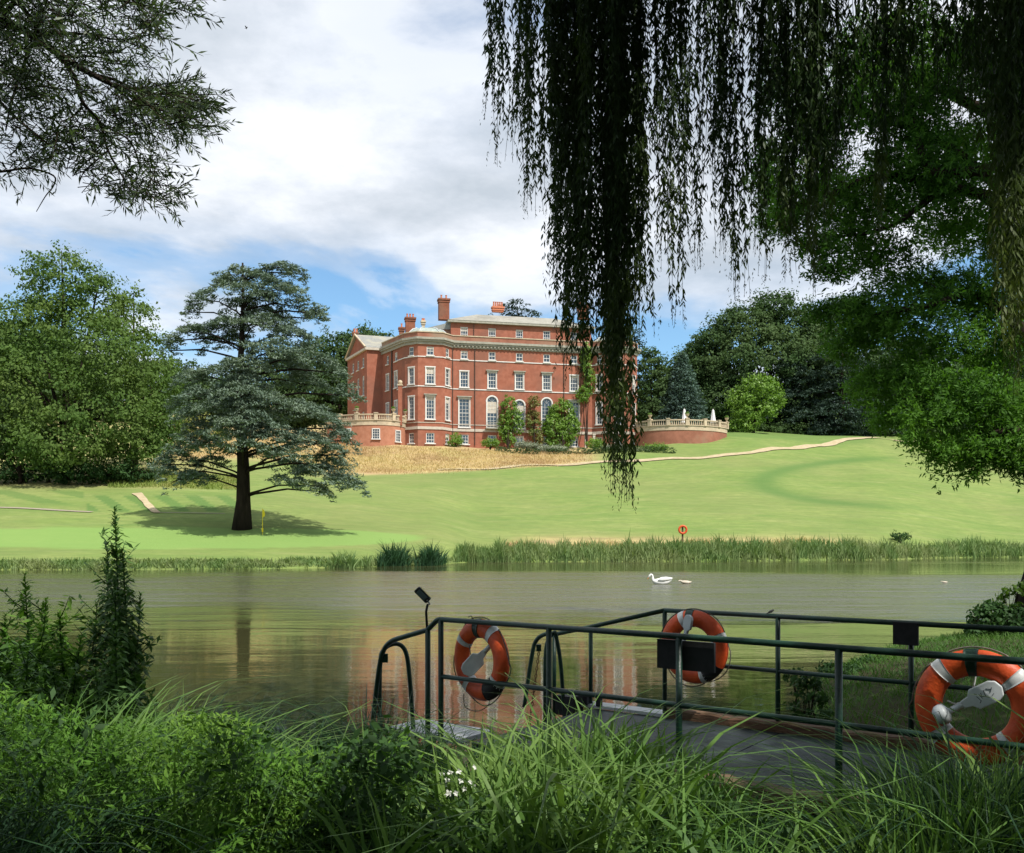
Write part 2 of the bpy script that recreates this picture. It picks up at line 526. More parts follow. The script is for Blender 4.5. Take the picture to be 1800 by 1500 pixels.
def build_terrain():
    cols = np.concatenate([np.arange(-2600, -100, 60), np.arange(-100, 500, 5), np.arange(500, 1900, 12), np.arange(1900, 4600, 60)])
    rows = np.concatenate([np.arange(52, 80, .9), np.arange(80, 95, .45), np.arange(95, 180, .9), np.arange(180, 330, 6), np.array([360, 420, 520, 700, 1000, 1500])])
    C, R = np.meshgrid(cols, rows)
    X = (C - 900) / F * R
    Z = terrain_z(X.ravel(), R.ravel())
    v = np.stack([X.ravel(), R.ravel(), Z], axis=1)
    nc = len(cols); nr = len(rows)
    idx = np.arange(nr * nc).reshape(nr, nc)
    f = np.stack([idx[:-1, :-1], idx[:-1, 1:], idx[1:, 1:], idx[1:, :-1]], axis=-1).reshape(-1, 4)
    me = np_mesh('lawn', v, f, True)
    # what grows where: R dry meadow, G fine putting turf, B darker mown band
    px = C.ravel(); Y = R.ravel(); X = X.ravel()
    py = HOR - (Z - EYE) * F / Y
    n = .5 + .5 * np.sin(X * .37 + np.sin(Y * .3) * 2) * np.sin(Y * .45 + X * .12)
    mb_ = np.interp(px, [560, 780, 1000, 1060], [838, 830, 817, 811])
    dry = smooth_step(py, mb_ + 3, mb_ - 2) * smooth_step(px, 520, 640) * smooth_step(px, 1090, 1000) * smooth_step(Y, 178, 166)
    dry = np.maximum(dry, smooth_step(py, 818, 800) * smooth_step(px, 250, 330) * smooth_step(px, 700, 600))
    dry = np.maximum(dry, .45 * smooth_step(py, 864, 852) * smooth_step(px, 440, 330))
    verge = smooth_step(px, 860, 960) * smooth_step(px, 1560, 1400) * np.exp(-((py - 952) / 9) ** 2)
    dry = np.maximum(dry, .8 * verge)
    e = ((px - 270) / 470) ** 2 + ((py - 946) / 19) ** 2
    green = smooth_step(e, 1.08, .96)
    e2 = ((px - 1640) / 300) ** 2 + ((py - 848) / 44) ** 2
    band = np.exp(-((e2 - 1.0) / .2) ** 2) * smooth_step(px, 1660, 1480)
    ribs = (np.sin((px - (py - 870) * 1.5) / 8.5) > .1) * smooth_step(py, 868, 874) * smooth_step(py, 903, 897) * (px < 440) * (px > 150)
    ribs2 = (np.sin((px * .5 - (py - 870) * 2.2) / 9) > .2) * smooth_step(py, 858, 866) * smooth_step(py, 890, 882) * (px < 150)
    band = np.clip(band + .95 * ribs + .7 * ribs2, 0, 1)
    band = np.maximum(band, .6 * smooth_step(px, 1230, 1290) * smooth_step(Y, 158, 163) * smooth_step(px, 1560, 1500))
    colr = np.stack([dry, green, band, np.ones_like(dry)], axis=1).astype(np.float32)
    ca = me.color_attributes.new('growth', 'FLOAT_COLOR', 'POINT')
    ca.data.foreach_set('color', colr.ravel())
    m = bpy.data.materials.new('parkland_grass'); m.use_nodes = True
    t = m.node_tree; L = t.links.new
    b = t.nodes['Principled BSDF']
    b.inputs['Roughness'].default_value = .95; b.inputs['Specular IOR Level'].default_value = .08
    g = N(t, 'ShaderNodeNewGeometry')
    at = N(t, 'ShaderNodeAttribute', attribute_name='growth')
    sp = N(t, 'ShaderNodeSeparateColor'); L(at.outputs[0], sp.inputs[0])

    def nz(scale, det=6, st=(1, 1, 1), rot=0.0):
        mp = N(t, 'ShaderNodeMapping'); mp.inputs['Scale'].default_value = (st[0], st[1], 0.0)
        mp.inputs['Rotation'].default_value = (0, 0, rot)
        L(g.outputs['Position'], mp.inputs[0])
        q = N(t, 'ShaderNodeTexNoise'); q.inputs['Scale'].default_value = scale; q.inputs['Detail'].default_value = det
        q.inputs['Roughness'].default_value = .62
        L(mp.outputs[0], q.inputs['Vector'])
        return q.outputs[0]
    c = mix_col(t, ramp(t, nz(.09), [(.38, 0.), (.64, 1.)]), (.155, .225, .060), (.225, .275, .084))
    c = mix_col(t, ramp(t, nz(.22, 8, (.5, 1.5, 1), .12), [(.48, 0.), (.70, .5)]), c, (.28, .29, .11))
    c = mix_col(t, ramp(t, nz(.5, 6, (.5, 1.6, 1), -.1), [(.46, 0.), (.68, .6)]), c, (.105, .190, .050))
    c = mix_col(t, ramp(t, nz(1.6, 6, (.6, 1.4, 1)), [(.45, 0.), (.75, .45)]), c, (.13, .20, .04))
    c = mix_col(t, ramp(t, nz(.9, 9, (.22, 1.3, 1), .05), [(.44, 0.), (.62, .26)]), c, (.125, .185, .048))
    c = mix_col(t, ramp(t, nz(.55, 9, (.2, 1.5, 1), -.04), [(.52, 0.), (.70, .4)]), c, (.285, .305, .125))
    c = mix_col(t, ramp(t, nz(1.1, 10, (.8, 1.2, 1), .3), [(.42, 0.), (.60, .42)]), c, (.125, .175, .052))
    c = mix_col(t, ramp(t, nz(.033, 4, (1, 1, 1), .3), [(.45, 0.), (.60, .30)]), c, (.20, .205, .085))
    c = mix_col(t, math_node(t, 'MULTIPLY', sp.outputs[2], .85), c, (.090, .165, .045))
    c = mix_col(t, math_node(t, 'MULTIPLY', sp.outputs[1], .8), c, (.185, .300, .080))
    dcol = mix_col(t, ramp(t, nz(.35, 6, (.6, 1.6, 1)), [(.4, 0.), (.62, 1.)]), (.46, .36, .17), (.34, .23, .13))
    dcol = mix_col(t, ramp(t, nz(.13), [(.5, 0.), (.68, .7)]), dcol, (.30, .31, .10))
    c = mix_col(t, sp.outputs[0], c, dcol)
    L(c, b.inputs['Base Color'])
    bp = N(t, 'ShaderNodeBump'); bp.inputs['Strength'].default_value = .5; bp.inputs['Distance'].default_value = .12
    L(nz(2.4, 8), bp.inputs['Height']); L(bp.outputs[0], b.inputs['Normal'])
    me.materials.append(m)
    o = link(bpy.data.objects.new('ground', me))
    props(o, 'rising parkland lawn beyond the lake, green with dry golden patches', kind='structure')


build_terrain()

# near bank -------------------------------------------------------
SHX = np.array([-200, -60, -12, -7, -4.4, -2.6, -1.2, 0, 1.2, 2.3, 3.0, 3.7, 4.4, 6.4, 9, 13, 25, 60, 200])
SHY = np.array([24, 14, 10.5, 9.4, 8.6, 7.4, 6.4, 6.0, 6.3, 7.6, 9.4, 11.4, 13.6, 16.4, 18.9, 21.5, 25, 30, 60])


def near_z(x, y):
    x = np.asarray(x, float); y = np.asarray(y, float)
    ys = np.interp(x, SHX, SHY)
    sl = (np.interp(x + .3, SHX, SHY) - np.interp(x - .3, SHX, SHY)) / .6
    d = (ys - y) / np.sqrt(1 + sl * sl)
    z = np.interp(d, [-6, -1, 0, .35, 1.1, 4, 30], [-2.5, -.5, 0, .22, .36, .55, .9])
    return z + .04 * np.sin(x * 1.7) * np.sin(y * 1.3 + 1) * (d > .3)


def build_near():
    xs = np.concatenate([np.arange(-120, -14, 6), np.arange(-14, 22, .3), np.arange(22, 140, 6)])
    ys = np.concatenate([np.arange(-90, -4, 5), np.arange(-4, 24, .3), np.arange(24, 44, 3)])
    X, Y = np.meshgrid(xs, ys)
    Z = near_z(X.ravel(), Y.ravel())
    v = np.stack([X.ravel(), Y.ravel(), Z], 1)
    idx = np.arange(len(xs) * len(ys)).reshape(len(ys), len(xs))
    f = np.stack([idx[:-1, :-1], idx[:-1, 1:], idx[1:, 1:], idx[1:, :-1]], -1).reshape(-1, 4)
    me = np_mesh('near_bank', v, f, True)
    me.materials.append(noisy('bank_soil', (.030, .040, .015), (.050, .062, .022), 2.5, .95, .1, 7, bump=.6, c3=(.045, .034, .02)))
    o = link(bpy.data.objects.new('near_bank', me))
    props(o, 'dark soil and turf of the near lake bank under the trees', kind='structure')


build_near()


BELT = .19


def build_water():
    m = bpy.data.materials.new('lake_water'); m.use_nodes = True
    t = m.node_tree; L = t.links.new
    b = t.nodes['Principled BSDF']
    b.inputs['Base Color'].default_value = (.055, .056, .022, 1)
    b.inputs['Roughness'].default_value = .045
    b.inputs['IOR'].default_value = 1.85
    b.inputs['Specular IOR Level'].default_value = .75
    g = N(t, 'ShaderNodeNewGeometry')
    sp = N(t, 'ShaderNodeSeparateXYZ'); L(g.outputs['Position'], sp.inputs[0])

    def nz(scale, st, det=3, rough=.5, loc=(0, 0, 0)):
        mp = N(t, 'ShaderNodeMapping'); mp.inputs['Scale'].default_value = st; mp.inputs['Location'].default_value = loc
        mp.inputs['Rotation'].default_value = (0, 0, .07)
        L(g.outputs['Position'], mp.inputs[0])
        q = N(t, 'ShaderNodeTexNoise'); q.inputs['Scale'].default_value = scale; q.inputs['Detail'].default_value = det
        q.inputs['Roughness'].default_value = rough
        L(mp.outputs[0], q.inputs['Vector'])
        return q.outputs[0]
    # wind: breeze roughens a belt in mid lake, slicks elsewhere
    wind = nz(.07, (.45, 1.5, 1), 4, .55, (4, 1, 0))
    yy = math_node(t, 'ADD', sp.outputs[1], math_node(t, 'MULTIPLY', math_node(t, 'SUBTRACT', wind, .5), 34))
    belt = ramp(t, math_node(t, 'DIVIDE', yy, 100), [(.0, .025), (.12, .035), (.20, .07), (.30, 1.0), (.46, .95), (.57, .08), (.66, .08), (.72, .45), (.8, .1)], 'EASE')
    gust = ramp(t, nz(.5, (.35, 1.4, 1), 6, .6, (9, 3, 0)), [(.3, .45), (.7, 1.6)])
    amp = math_node(t, 'MULTIPLY', math_node(t, 'MULTIPLY', belt, gust), BELT * 0.75)
    waves = nz(.42, (.62, 1.35, 1), 9, .54)
    # unresolved ripples act as roughness where the breeze is
    rg = math_node(t, 'ADD', math_node(t, 'MULTIPLY', math_node(t, 'MULTIPLY', belt, gust), .22), .02, True)
    L(rg, b.inputs['Roughness'])
    bp = N(t, 'ShaderNodeBump'); bp.inputs['Strength'].default_value = 1.0; bp.inputs['Distance'].default_value = 1.0
    L(math_node(t, 'MULTIPLY', waves, amp), bp.inputs['Height'])
    L(bp.outputs[0], b.inputs['Normal'])
    mb = MB()
    mb.add([(-400, -20, 0), (400, -20, 0), (400, 125, 0), (-400, 125, 0)], [(0, 1, 2, 3)])
    o = mb.build('lake', m)
    props(o, 'calm green-brown lake with a belt of wind ripples', kind='structure')


build_water()


# ribbons draped on the terrain ------------------------------------
def ribbon(name, pts, width, m, label, lift=.03):
    """pts: (px, depth) along the centre line"""
    P_ = [((px - 900) / F * D, D) for px, D in pts]
    P_ = np.array(P_)
    d = np.r_[0, np.cumsum(np.hypot(*np.diff(P_, axis=0).T))]
    s = np.arange(0, d[-1], .6)
    x = np.interp(s, d, P_[:, 0]); y = np.interp(s, d, P_[:, 1])
    k = np.ones(9) / 9
    if len(x) > 20:
        x[4:-4] = np.convolve(x, k, 'valid'); y[4:-4] = np.convolve(y, k, 'valid')
    tx = np.gradient(x); ty = np.gradient(y); n = np.hypot(tx, ty); nx = -ty / n; ny = tx / n
    vs_ = []
    offs = np.linspace(-.5, .5, 5)
    wv = width * np.interp(s, [0, 30], [.45, 1]) * (1 + .12 * np.sin(s * .7) + .08 * np.sin(s * 1.9))
    for o_ in offs:
        X = x + nx * o_ * wv; Y = y + ny * o_ * wv
        vs_.append(np.stack([X, Y, terrain_z(X, Y) + lift], 1))
    v = np.concatenate(vs_)
    n_ = len(x)
    f = []
    for a in range(4):
        i = np.arange(n_ - 1)
        f.append(np.stack([a * n_ + i, a * n_ + i + 1, (a + 1) * n_ + i + 1, (a + 1) * n_ + i], 1))
    me = np_mesh(name, v, np.concatenate(f), True)
    me.materials.append(m)
    props(link(bpy.data.objects.new(name, me)), label, kind='structure')


ribbon('path', [(770, 131), (850, 132.5), (1000, 136.5), (1150, 139), (1300, 145), (1380, 151), (1440, 158), (1500, 166.5), (1560, 171), (1640, 172)], 1.7, M['gravel'], 'pale gravel path curving up the lawn right of the house', .12)
ribbon('footpath', [(-120, 84), (0, 84), (90, 83.6), (165, 83.2)], 1.1, M['gravel_grey'], 'narrow grey footpath at the foot of the left bank', .06)
ribbon('ramp_path', [(277, 83.2), (262, 86.5), (250, 90), (240, 93)], 1.25, M['gravel'], 'short steep path up the mown bank left of the cedar', .08)
ribbon('footpath', [(277, 83.6), (330, 83.8), (400, 84)], .7, M['gravel_grey'], 'narrow grey footpath running on behind the cedar trunk', .06)

# ------------------------------------------------------------------ the house
R_ = np.array([.976, .216, 0]); V_ = np.array([-.216, .976, 0]); O_ = np.array([-9.85, 152.0, 0]); UP = np.array([0, 0, 1.0])


def H(u, v, z=0):
    return O_ + R_ * u + V_ * v + UP * z


def u_at(px, v=0):
    t = (px - 900) / F
    # X = Ox + .976u - .216v ; Y = 152 + .216u + .976v
    return (t * (152 + .976 * v) + 9.85 + .216 * v) / (.976 - .216 * t)


def G(px, D):
    return np.array([(px - 900) / F * D, D, 0])


def build_house():
    house = empty('country_house', H(12, 0, 16.5), 'large red brick country house with white windows on the hill across the lake', 'country house')
    inv = np.array(house.location)

    def B(mb, name, m, parent=house, smooth=False):
        mb.v = [tuple(np.array(p) - inv) for p in mb.v]
        o = mb.build(name, m, None, smooth)
        o.parent = parent
        return o
    wall_mb = {}

    def facet(A, Bp, z0, z1, wins, m='brick'):
        """a wall facet from A to B (left to right seen from outside), windows [(centre 0..L, z0, z1, width, style)]"""
        A = np.array(A, float); Bp = np.array(Bp, float)
        L = np.linalg.norm((Bp - A)[:2]); r = (Bp - A) / L; r[2] = 0
        n = np.array([r[1], -r[0], 0])  # outward, toward the viewer
        us = sorted({0, L, *[w_[0] - w_[3] / 2 for w_ in wins], *[w_[0] + w_[3] / 2 for w_ in wins]})
        zs = sorted({z0, z1, *[w_[1] for w_ in wins], *[w_[2] for w_ in wins]})
        mb = wall_mb.setdefault(m, MB())

        def Q(u, z, o=0.0):
            return A + r * u + n * o + UP * z
        for i in range(len(us) - 1):
            for j in range(len(zs) - 1):
                cu = (us[i] + us[i + 1]) / 2; cz = (zs[j] + zs[j + 1]) / 2
                if any(abs(cu - w_[0]) < w_[3] / 2 and w_[1] < cz < w_[2] for w_ in wins):
                    continue
                mb.add([Q(us[i], zs[j]), Q(us[i + 1], zs[j]), Q(us[i + 1], zs[j + 1]), Q(us[i], zs[j + 1])], [(0, 1, 2, 3)])
        for (c, a, b, wd, style) in wins:
            hw = wd / 2
            dep = .22
            mb.add([Q(c - hw, a), Q(c - hw, b), Q(c - hw, b, -dep), Q(c - hw, a, -dep)], [(0, 1, 2, 3)])
            mb.add([Q(c + hw, a), Q(c + hw, b), Q(c + hw, b, -dep), Q(c + hw, a, -dep)], [(0, 3, 2, 1)])
            mb.add([Q(c - hw, b), Q(c + hw, b), Q(c + hw, b, -dep), Q(c - hw, b, -dep)], [(0, 1, 2, 3)])
            ax = [r, n, UP]
            arch = style == 'arch'
            # white sash frame of the window
            fr = MB(); fw = .11
            zc = (a + b) / 2; hh = b - a
            btop = b
            if arch:
                btop = b - hw
                # brick spandrels above the arch, pale arch ring
                K = 10
                for k in range(K):
                    t0 = math.pi * k / K; t1 = math.pi * (k + 1) / K
                    p0 = (c - hw * math.cos(t0), btop + hw * math.sin(t0)); p1 = (c - hw * math.cos(t1), btop + hw * math.sin(t1))
                    mb.add([Q(*p0), Q(*p1), Q(p1[0], b), Q(p0[0], b)], [(0, 1, 2, 3)])
                    ring = [(c - q * math.cos(tt), btop + q * math.sin(tt)) for tt in (t0, t1) for q in (hw - .02, hw + .2)]
                    fr.add([Q(*ring[0], .06), Q(*ring[1], .06), Q(*ring[3], .06), Q(*ring[2], .06)], [(0, 1, 2, 3)])
                    ring = [(c - q * math.cos(tt), btop + q * math.sin(tt)) for tt in (t0, t1) for q in (hw - .1, hw)]
                    fr.add([Q(*ring[0], -.1), Q(*ring[1], -.1), Q(*ring[3], -.1), Q(*ring[2], -.1)], [(0, 1, 2, 3)])
                for k in (1, 2, 3):
                    t0 = math.pi * k / 4
                    fr.tube([Q(c, btop, -.13), Q(c - hw * .95 * math.cos(t0), btop + hw * .95 * math.sin(t0), -.13)], .02, 4)
            for sgn in (-1, 1):
                fr.box(Q(c + sgn * (hw - fw / 2), (a + btop) / 2, -.13), (fw, .12, btop - a), ax)
                if style in ('arch', 'framed', 'tall'):
                    fr.box(Q(c + sgn * (hw + .07), (a + btop) / 2, .03), (.14, .1, btop - a), ax)
            fr.box(Q(c, a + .06, -.13), (wd - 2 * fw, .12, .12), ax)
            if not arch:
                fr.box(Q(c, b - .06, -.13), (wd - 2 * fw, .12, .12), ax)
                if style in ('framed', 'tall'):
                    fr.box(Q(c, b + .09, .035), (wd + .4, .11, .18), ax)
            w_o = B(fr, 'window', M['white'])
            sill = MB(); sill.box(Q(c, a - .08, .08), (wd + (.45 if style != 'small' else .25), .3, .15), ax)
            B(sill, 'sill', M['white'], w_o)
            gl = MB()
            gl.add([Q(c - hw, a, -.17), Q(c + hw, a, -.17), Q(c + hw, btop, -.17), Q(c - hw, btop, -.17)], [(0, 1, 2, 3)])
            if arch:
                gl.add([Q(c, btop, -.17)] + [Q(c - hw * math.cos(math.pi * k / 10), btop + hw * math.sin(math.pi * k / 10), -.17) for k in range(11)], [(0, k, k + 1) for k in range(1, 11)])
            B(gl, 'glass', M['glass'], w_o)
            bars = MB()
            nv = 2 if wd > 1.15 else 1
            nh = max(1, int(round((btop - a) / .62)) - 1)
            for k in range(1, nv + 1):
                bars.box(Q(c - hw + wd * k / (nv + 1), (a + btop) / 2, -.145), (.045, .04, btop - a), ax)
            for k in range(1, nh + 1):
                mid = (k == (nh + 1) // 2)
                bars.box(Q(c, a + (btop - a) * k / (nh + 1), -.14), (wd, .05, .09 if mid else .04), ax)
            B(bars, 'glazing_bar', M['white'], w_o)
            # pale blind behind the glass in some sashes
            if rng.random() < .45:
                bl = MB(); q = rng.uniform(.15, .5) * (btop - a)
                bl.add([Q(c - hw, btop - q, -.15), Q(c + hw, btop - q, -.15), Q(c + hw, btop, -.15), Q(c - hw, btop, -.15)], [(0, 1, 2, 3)])
                B(bl, 'blind', M['band'], w_o)
            if style == 'tall' or style == 'hood':
                hd = MB(); hd.box(Q(c, b + .3, .16), (wd + .75, .42, .16), ax)
                B(hd, 'window_hood', M['stone'], w_o)
    zb, z_corn = 14.5, 33.0
    rows_main = dict(base=(17.15, 18.75), first=(26.55, 29.2), second=(31.25, 32.6))
    # central facade
    cols_px = [816, 865, 913, 961, 1009]
    UE = 24.1
    wins = []
    for i, p in enumerate(cols_px):
        u = u_at(p)
        wins.append((u, *rows_main['base'], 1.45, 'plain'))
        wins.append((u, 19.95, 25.2 if i in (1, 3) else 24.7, 1.75, 'arch' if i in (1, 2, 3) else 'tall'))
        wins.append((u, *rows_main['first'], 1.35, 'framed' if i in (0, 4) else 'tall'))
        wins.append((u, *rows_main['second'], 1.15, 'small'))
    facet(H(0, 0), H(UE, 0), zb, z_corn, wins)
    # canted bays
    a_ = 1.9

    def bay(u0, u3, tag_):
        pts = [H(u0, 0), H(u0 + a_, -a_), H(u3 - a_, -a_), H(u3, 0)]
        for i in range(3):
            L = np.linalg.norm(pts[i + 1] - pts[i])
            wd = 1.35 if i == 1 else 1.05
            ws = [(L / 2, 17.0, 18.7, wd, 'plain'), (L / 2, 20.9, 24.6, wd, 'tall' if i == 1 else 'framed'),
                  (L / 2, 26.6, 29.3, wd, 'framed'), (L / 2, 31.25, 32.65, wd * .85, 'small')]
            facet(pts[i], pts[i + 1], zb, z_corn, ws)
        return pts
    lb = bay(-7.8, 0, 'l')
    rb = bay(UE, UE + 8.1, 'r')
    # left side: oblique wall and the gabled wing
    W0 = G(611, 167.5); W1 = G(645, 157.2); W2 = G(672, 158.0)
    L = np.linalg.norm(lb[0] - W2)
    ws = []
    for f_ in (.25, .62):
        ws += [(L * f_, 21.2, 24.4, 1.0, 'framed'), (L * f_, 26.6, 29.3, 1.0, 'framed'), (L * f_, 31.0, 32.5, .95, 'small')]
    facet(W2, lb[0], zb, z_corn, ws)
    facet(W1, W2, zb, 33.9, [])
    L = np.linalg.norm(W1 - W0)
    ws = []
    for f_ in (.3, .56, .82):
        ws += [(L * f_, 21.6, 23.4, 1.0, 'small'), (L * f_, 26.2, 29.6, 1.05, 'small'), (L * f_, 31.0, 32.7, 1.0, 'small')]
    facet(W0, W1, zb, 33.9, ws)
    # right side and back
    back = [H(UE + 8.1, 22), H(-14, 22)]
    facet(rb[3], back[0], zb, z_corn, [(x, a, b, 1.2, 'small') for x in (5, 10, 15) for a, b in ((21, 24.5), (26.6, 29.3), (31.2, 32.6))])
    facet(back[0], back[1], zb, z_corn, [])
    facet(back[1], W0, zb, z_corn, [])
    # attic storey
    AU0, AU1, AV0, AV1 = -.1, UE + .1, .9, 13.0
    ws = [(u_at(p, .9) - AU0, 35.0, 36.75, 1.25, 'small') for p in cols_px]
    facet(H(AU0, AV0), H(AU1, AV0), 33.6, 37.4, ws)
    facet(H(AU0, AV1), H(AU0, AV0), 33.6, 37.4, [])
    facet(H(AU1, AV0), H(AU1, AV1), 33.6, 37.4, [])
    facet(H(AU1, AV1), H(AU0, AV1), 33.6, 37.4, [])
    # pediment of the wing
    mbp = wall_mb['brick']
    mid = (W0 + W1) / 2
    mbp.add([W0 + UP * 33.9, W1 + UP * 33.9, mid + UP * 37.0], [(0, 1, 2)])
    for k_, mb in wall_mb.items():
        B(mb, 'wall', M[k_])

    # belts, cornices along the plan
    def belt(name, plan, z0, z1, out, m, closed=False):
        plan = [np.array(p, float) for p in plan]
        mb = MB()
        offs = []
        for i in range(len(plan)):
            ns = []
            if i > 0: d = unit(plan[i] - plan[i - 1]); ns.append(np.array([d[1], -d[0], 0]))
            if i < len(plan) - 1: d = unit(plan[i + 1] - plan[i]); ns.append(np.array([d[1], -d[0], 0]))
            n = sum(ns); n /= np.linalg.norm(n)
            k = 1 / max(.5, float(np.dot(n, ns[0])))
            offs.append(n * k)
        for i in range(len(plan) - 1):
            a, b = plan[i] - offs[i] * .03, plan[i + 1] - offs[i + 1] * .03
            ao, bo = plan[i] + offs[i] * out, plan[i + 1] + offs[i + 1] * out
            mb.add([a + UP * z0, b + UP * z0, bo + UP * z0, ao + UP * z0, a + UP * z1, b + UP * z1, bo + UP * z1, ao + UP * z1],
                   [(0, 1, 2, 3), (7, 6, 5, 4), (3, 2, 6, 7), (0, 3, 7, 4), (1, 5, 6, 2)])
        return B(mb, name, m)
    plan = [W2 + unit(lb[0] - W2) * 6, *lb, *rb, back[0]]
    full = [W2, *lb, *rb, back[0]]
    belt('string_course', plan, 30.95, 31.1, .1, M['white'])
    belt('string_course', plan, 26.16, 26.32, .1, M['white'])
    belt('string_course', plan, 20.3, 20.42, .08, M['band'])
    belt('plinth_band', plan, 19.25, 19.7, .12, M['band'])
    belt('cornice', full, 33.0, 33.45, .22, M['stone'])
    belt('cornice', full, 33.45, 33.75, .48, M['stone'])
    belt('cornice', full, 33.75, 34.1, .66, M['stone'])
    belt('parapet', full, 34.1, 34.95, .1, M['brick_old'])
    belt('parapet_coping', full, 34.95, 35.1, .2, M['stone_warm'])
    # dentils under the cornice
    dn = MB()
    for u in np.arange(.3, UE, .62):
        dn.box(H(u, -.3, 33.3), (.26, .2, .26), [R_, V_, UP])
    o = B(dn, 'dentil', M['stone']); o['kind'] = 'stuff'
    ap = [H(AU0, AV1), H(AU0, AV0), H(AU1, AV0), H(AU1, AV1)]
    belt('attic_band', ap, 34.3, 34.5, .07, M['band'])
    belt('eaves', ap, 37.4, 37.75, .55, M['stone'])
    belt('wing_cornice', [W0, W1, W2], 33.7, 34.1, .4, M['band'])
    # flat lead roof inside the parapet
    mb = MB()
    ring = [W1, W2, *lb, *rb, back[0], back[1], W0]
    mb.add([p + UP * 34.15 for p in ring], [tuple(range(len(ring)))])
    B(mb, 'flat_roof', M['lead'])
    # hipped attic roof
    mb = MB()
    e = [H(AU0 - .6, AV0 - .6, 37.75), H(AU1 + .6, AV0 - .6, 37.75), H(AU1 + .6, AV1 + .6, 37.75), H(AU0 - .6, AV1 + .6, 37.75)]
    vm = (AV0 + AV1) / 2
    r0, r1 = H(AU0 + 5.2, vm - 1.2, 40.1), H(AU1 - 5.2, vm - 1.2, 40.1)
    r2, r3 = H(AU1 - 5.2, vm + 1.2, 40.1), H(AU0 + 5.2, vm + 1.2, 40.1)
    mb.add([*e, r0, r1, r2, r3], [(0, 1, 5, 4), (1, 2, 6, 5), (2, 3, 7, 6), (3, 0, 4, 7), (4, 5, 6, 7), (3, 2, 1, 0)])
    B(mb, 'roof', M['roof_pale'])
    # bay roof: faceted lead dome
    def dome(pts, name):
        cen = (pts[0] + pts[3]) / 2 + V_ * 2.6
        ringp = [*pts, pts[3] + V_ * 5.4, pts[0] + V_ * 5.4]
        prof = [(.86, 34.3), (.80, 35.3), (.64, 35.95), (.45, 36.25), (.0, 36.3)]
        vs_ = []
        for s_, z in prof:
            for p in ringp:
                q = cen + (p - cen) * s_; vs_.append(np.array([q[0], q[1], z]))
        k = len(ringp); fs = []
        for i in range(len(prof) - 1):
            for j in range(k):
                fs.append((i * k + j, i * k + (j + 1) % k, (i + 1) * k + (j + 1) % k, (i + 1) * k + j))
        mb = MB(); mb.add(vs_, fs)
        d = B(mb, 'bay_roof', M['lead'])
        hip = MB()
        for j in (0, 1, 2, 3):
            hip.tube([cen * np.array([1, 1, 0]) * (1 - s_) + ringp[j] * s_ + UP * (z + .05) for s_, z in prof[:-1]], .1, 5)
        B(hip, 'hip_flashing', M['alu'], d)
        return d
    dome(lb, 'l'); dome(rb, 'r')
    # wing roof: ridge from the gable back into the house
    mb = MB()
    gd = unit(W2 - W1)
    far_ = 11.0
    mid_ = mid
    ridge0 = mid_ + UP * 37.25 - gd * .4; ridge1 = mid_ + gd * far_ + UP * 37.25
    f0 = W1 + UP * 33.95 - gd * .4 + (W1 - W0) / L * .4; f1 = W1 + gd * far_ + UP * 33.95 + (W1 - W0) / L * .4
    b0 = W0 + UP * 33.95 - gd * .4; b1 = W0 + gd * far_ + UP * 33.95
    th = UP * .18
    mb.add([f0, f1, ridge1, ridge0, f0 + th, f1 + th, ridge1 + th, ridge0 + th], [(4, 5, 6, 7), (0, 3, 2, 1), (0, 1, 5, 4), (0, 4, 7, 3)])
    mb.add([b0, b1, ridge1, ridge0, b0 + th, b1 + th, ridge1 + th, ridge0 + th], [(7, 6, 5, 4), (0, 1, 2, 3), (0, 4, 5, 1), (0, 3, 7, 4)])
    B(mb, 'wing_roof', M['slate'])
    mb = MB()
    for a, b in ((f0, ridge0), (b0, ridge0)):
        mb.tube([a + th * 1.1, b + th * 1.1], .17, 5)
    B(mb, 'verge_coping', M['stone_warm'])
    # attic side roof over the left end (dark eave wedge)
    mb = MB()
    mb.box(H(-1.9, 4.2, 35.2), (3.6, 5.5, 2.3), [R_, V_, UP])
    B(mb, 'stair_head', M['brick_old'])
    mb = MB()
    mb.add([H(-3.9, 1.2, 36.4), H(-.1, 1.2, 37.5), H(-.1, 7.2, 37.5), H(-3.9, 7.2, 36.4), H(-3.9, 1.2, 36.2), H(-.1, 1.2, 36.3), H(-.1, 7.2, 36.3), H(-3.9, 7.2, 36.2)],
           [(0, 1, 2, 3), (0, 4, 5, 1), (0, 3, 7, 4), (3, 2, 6, 7)])
    B(mb, 'stair_roof', M['slate'])

    # chimneys
    def chimney(px, D, y0, y1, wd, dp, npots, m='brick_dark', pot_h=.7):
        c = P(px, 0, D); z0 = EYE + (HOR - y1) * D / F; z1 = EYE + (HOR - y0) * D / F - pot_h
        mb = MB(); ax = [R_, V_, UP]
        q = np.array([c[0], c[1], 0])
        mb.box(q + UP * (z0 + z1) / 2, (wd, dp, z1 - z0), ax)
        mb.box(q + UP * (z1 - .55), (wd + .2, dp + .2, .2), ax)
        mb.box(q + UP * (z1 - .14), (wd + .34, dp + .34, .28), ax)
        ch = B(mb, 'chimney', M[m])
        for k in range(npots):
            pm = MB(); o_ = (k - (npots - 1) / 2) * (wd / max(1, npots)) * .95
            pm.lathe(q + R_ * o_ + UP * z1, [(.17, 0), (.2, .06), (.15, .12), (.13, pot_h - .1), (.18, pot_h - .06), (.17, pot_h)], 8)
            B(pm, 'chimney_pot', M['pot'], ch)
    chimney(780, 156, 519, 563, 1.75, 1.3, 2)
    chimney(721, 158, 552, 592, 1.6, 1.2, 3)
    chimney(706, 157, 569, 590, .8, .8, 1)
    chimney(744, 153, 560, 576, .5, .5, 2, 'stone_warm', .4)
    chimney(875, 161, 531, 549, 1.9, .9, 5, 'pot', .9)
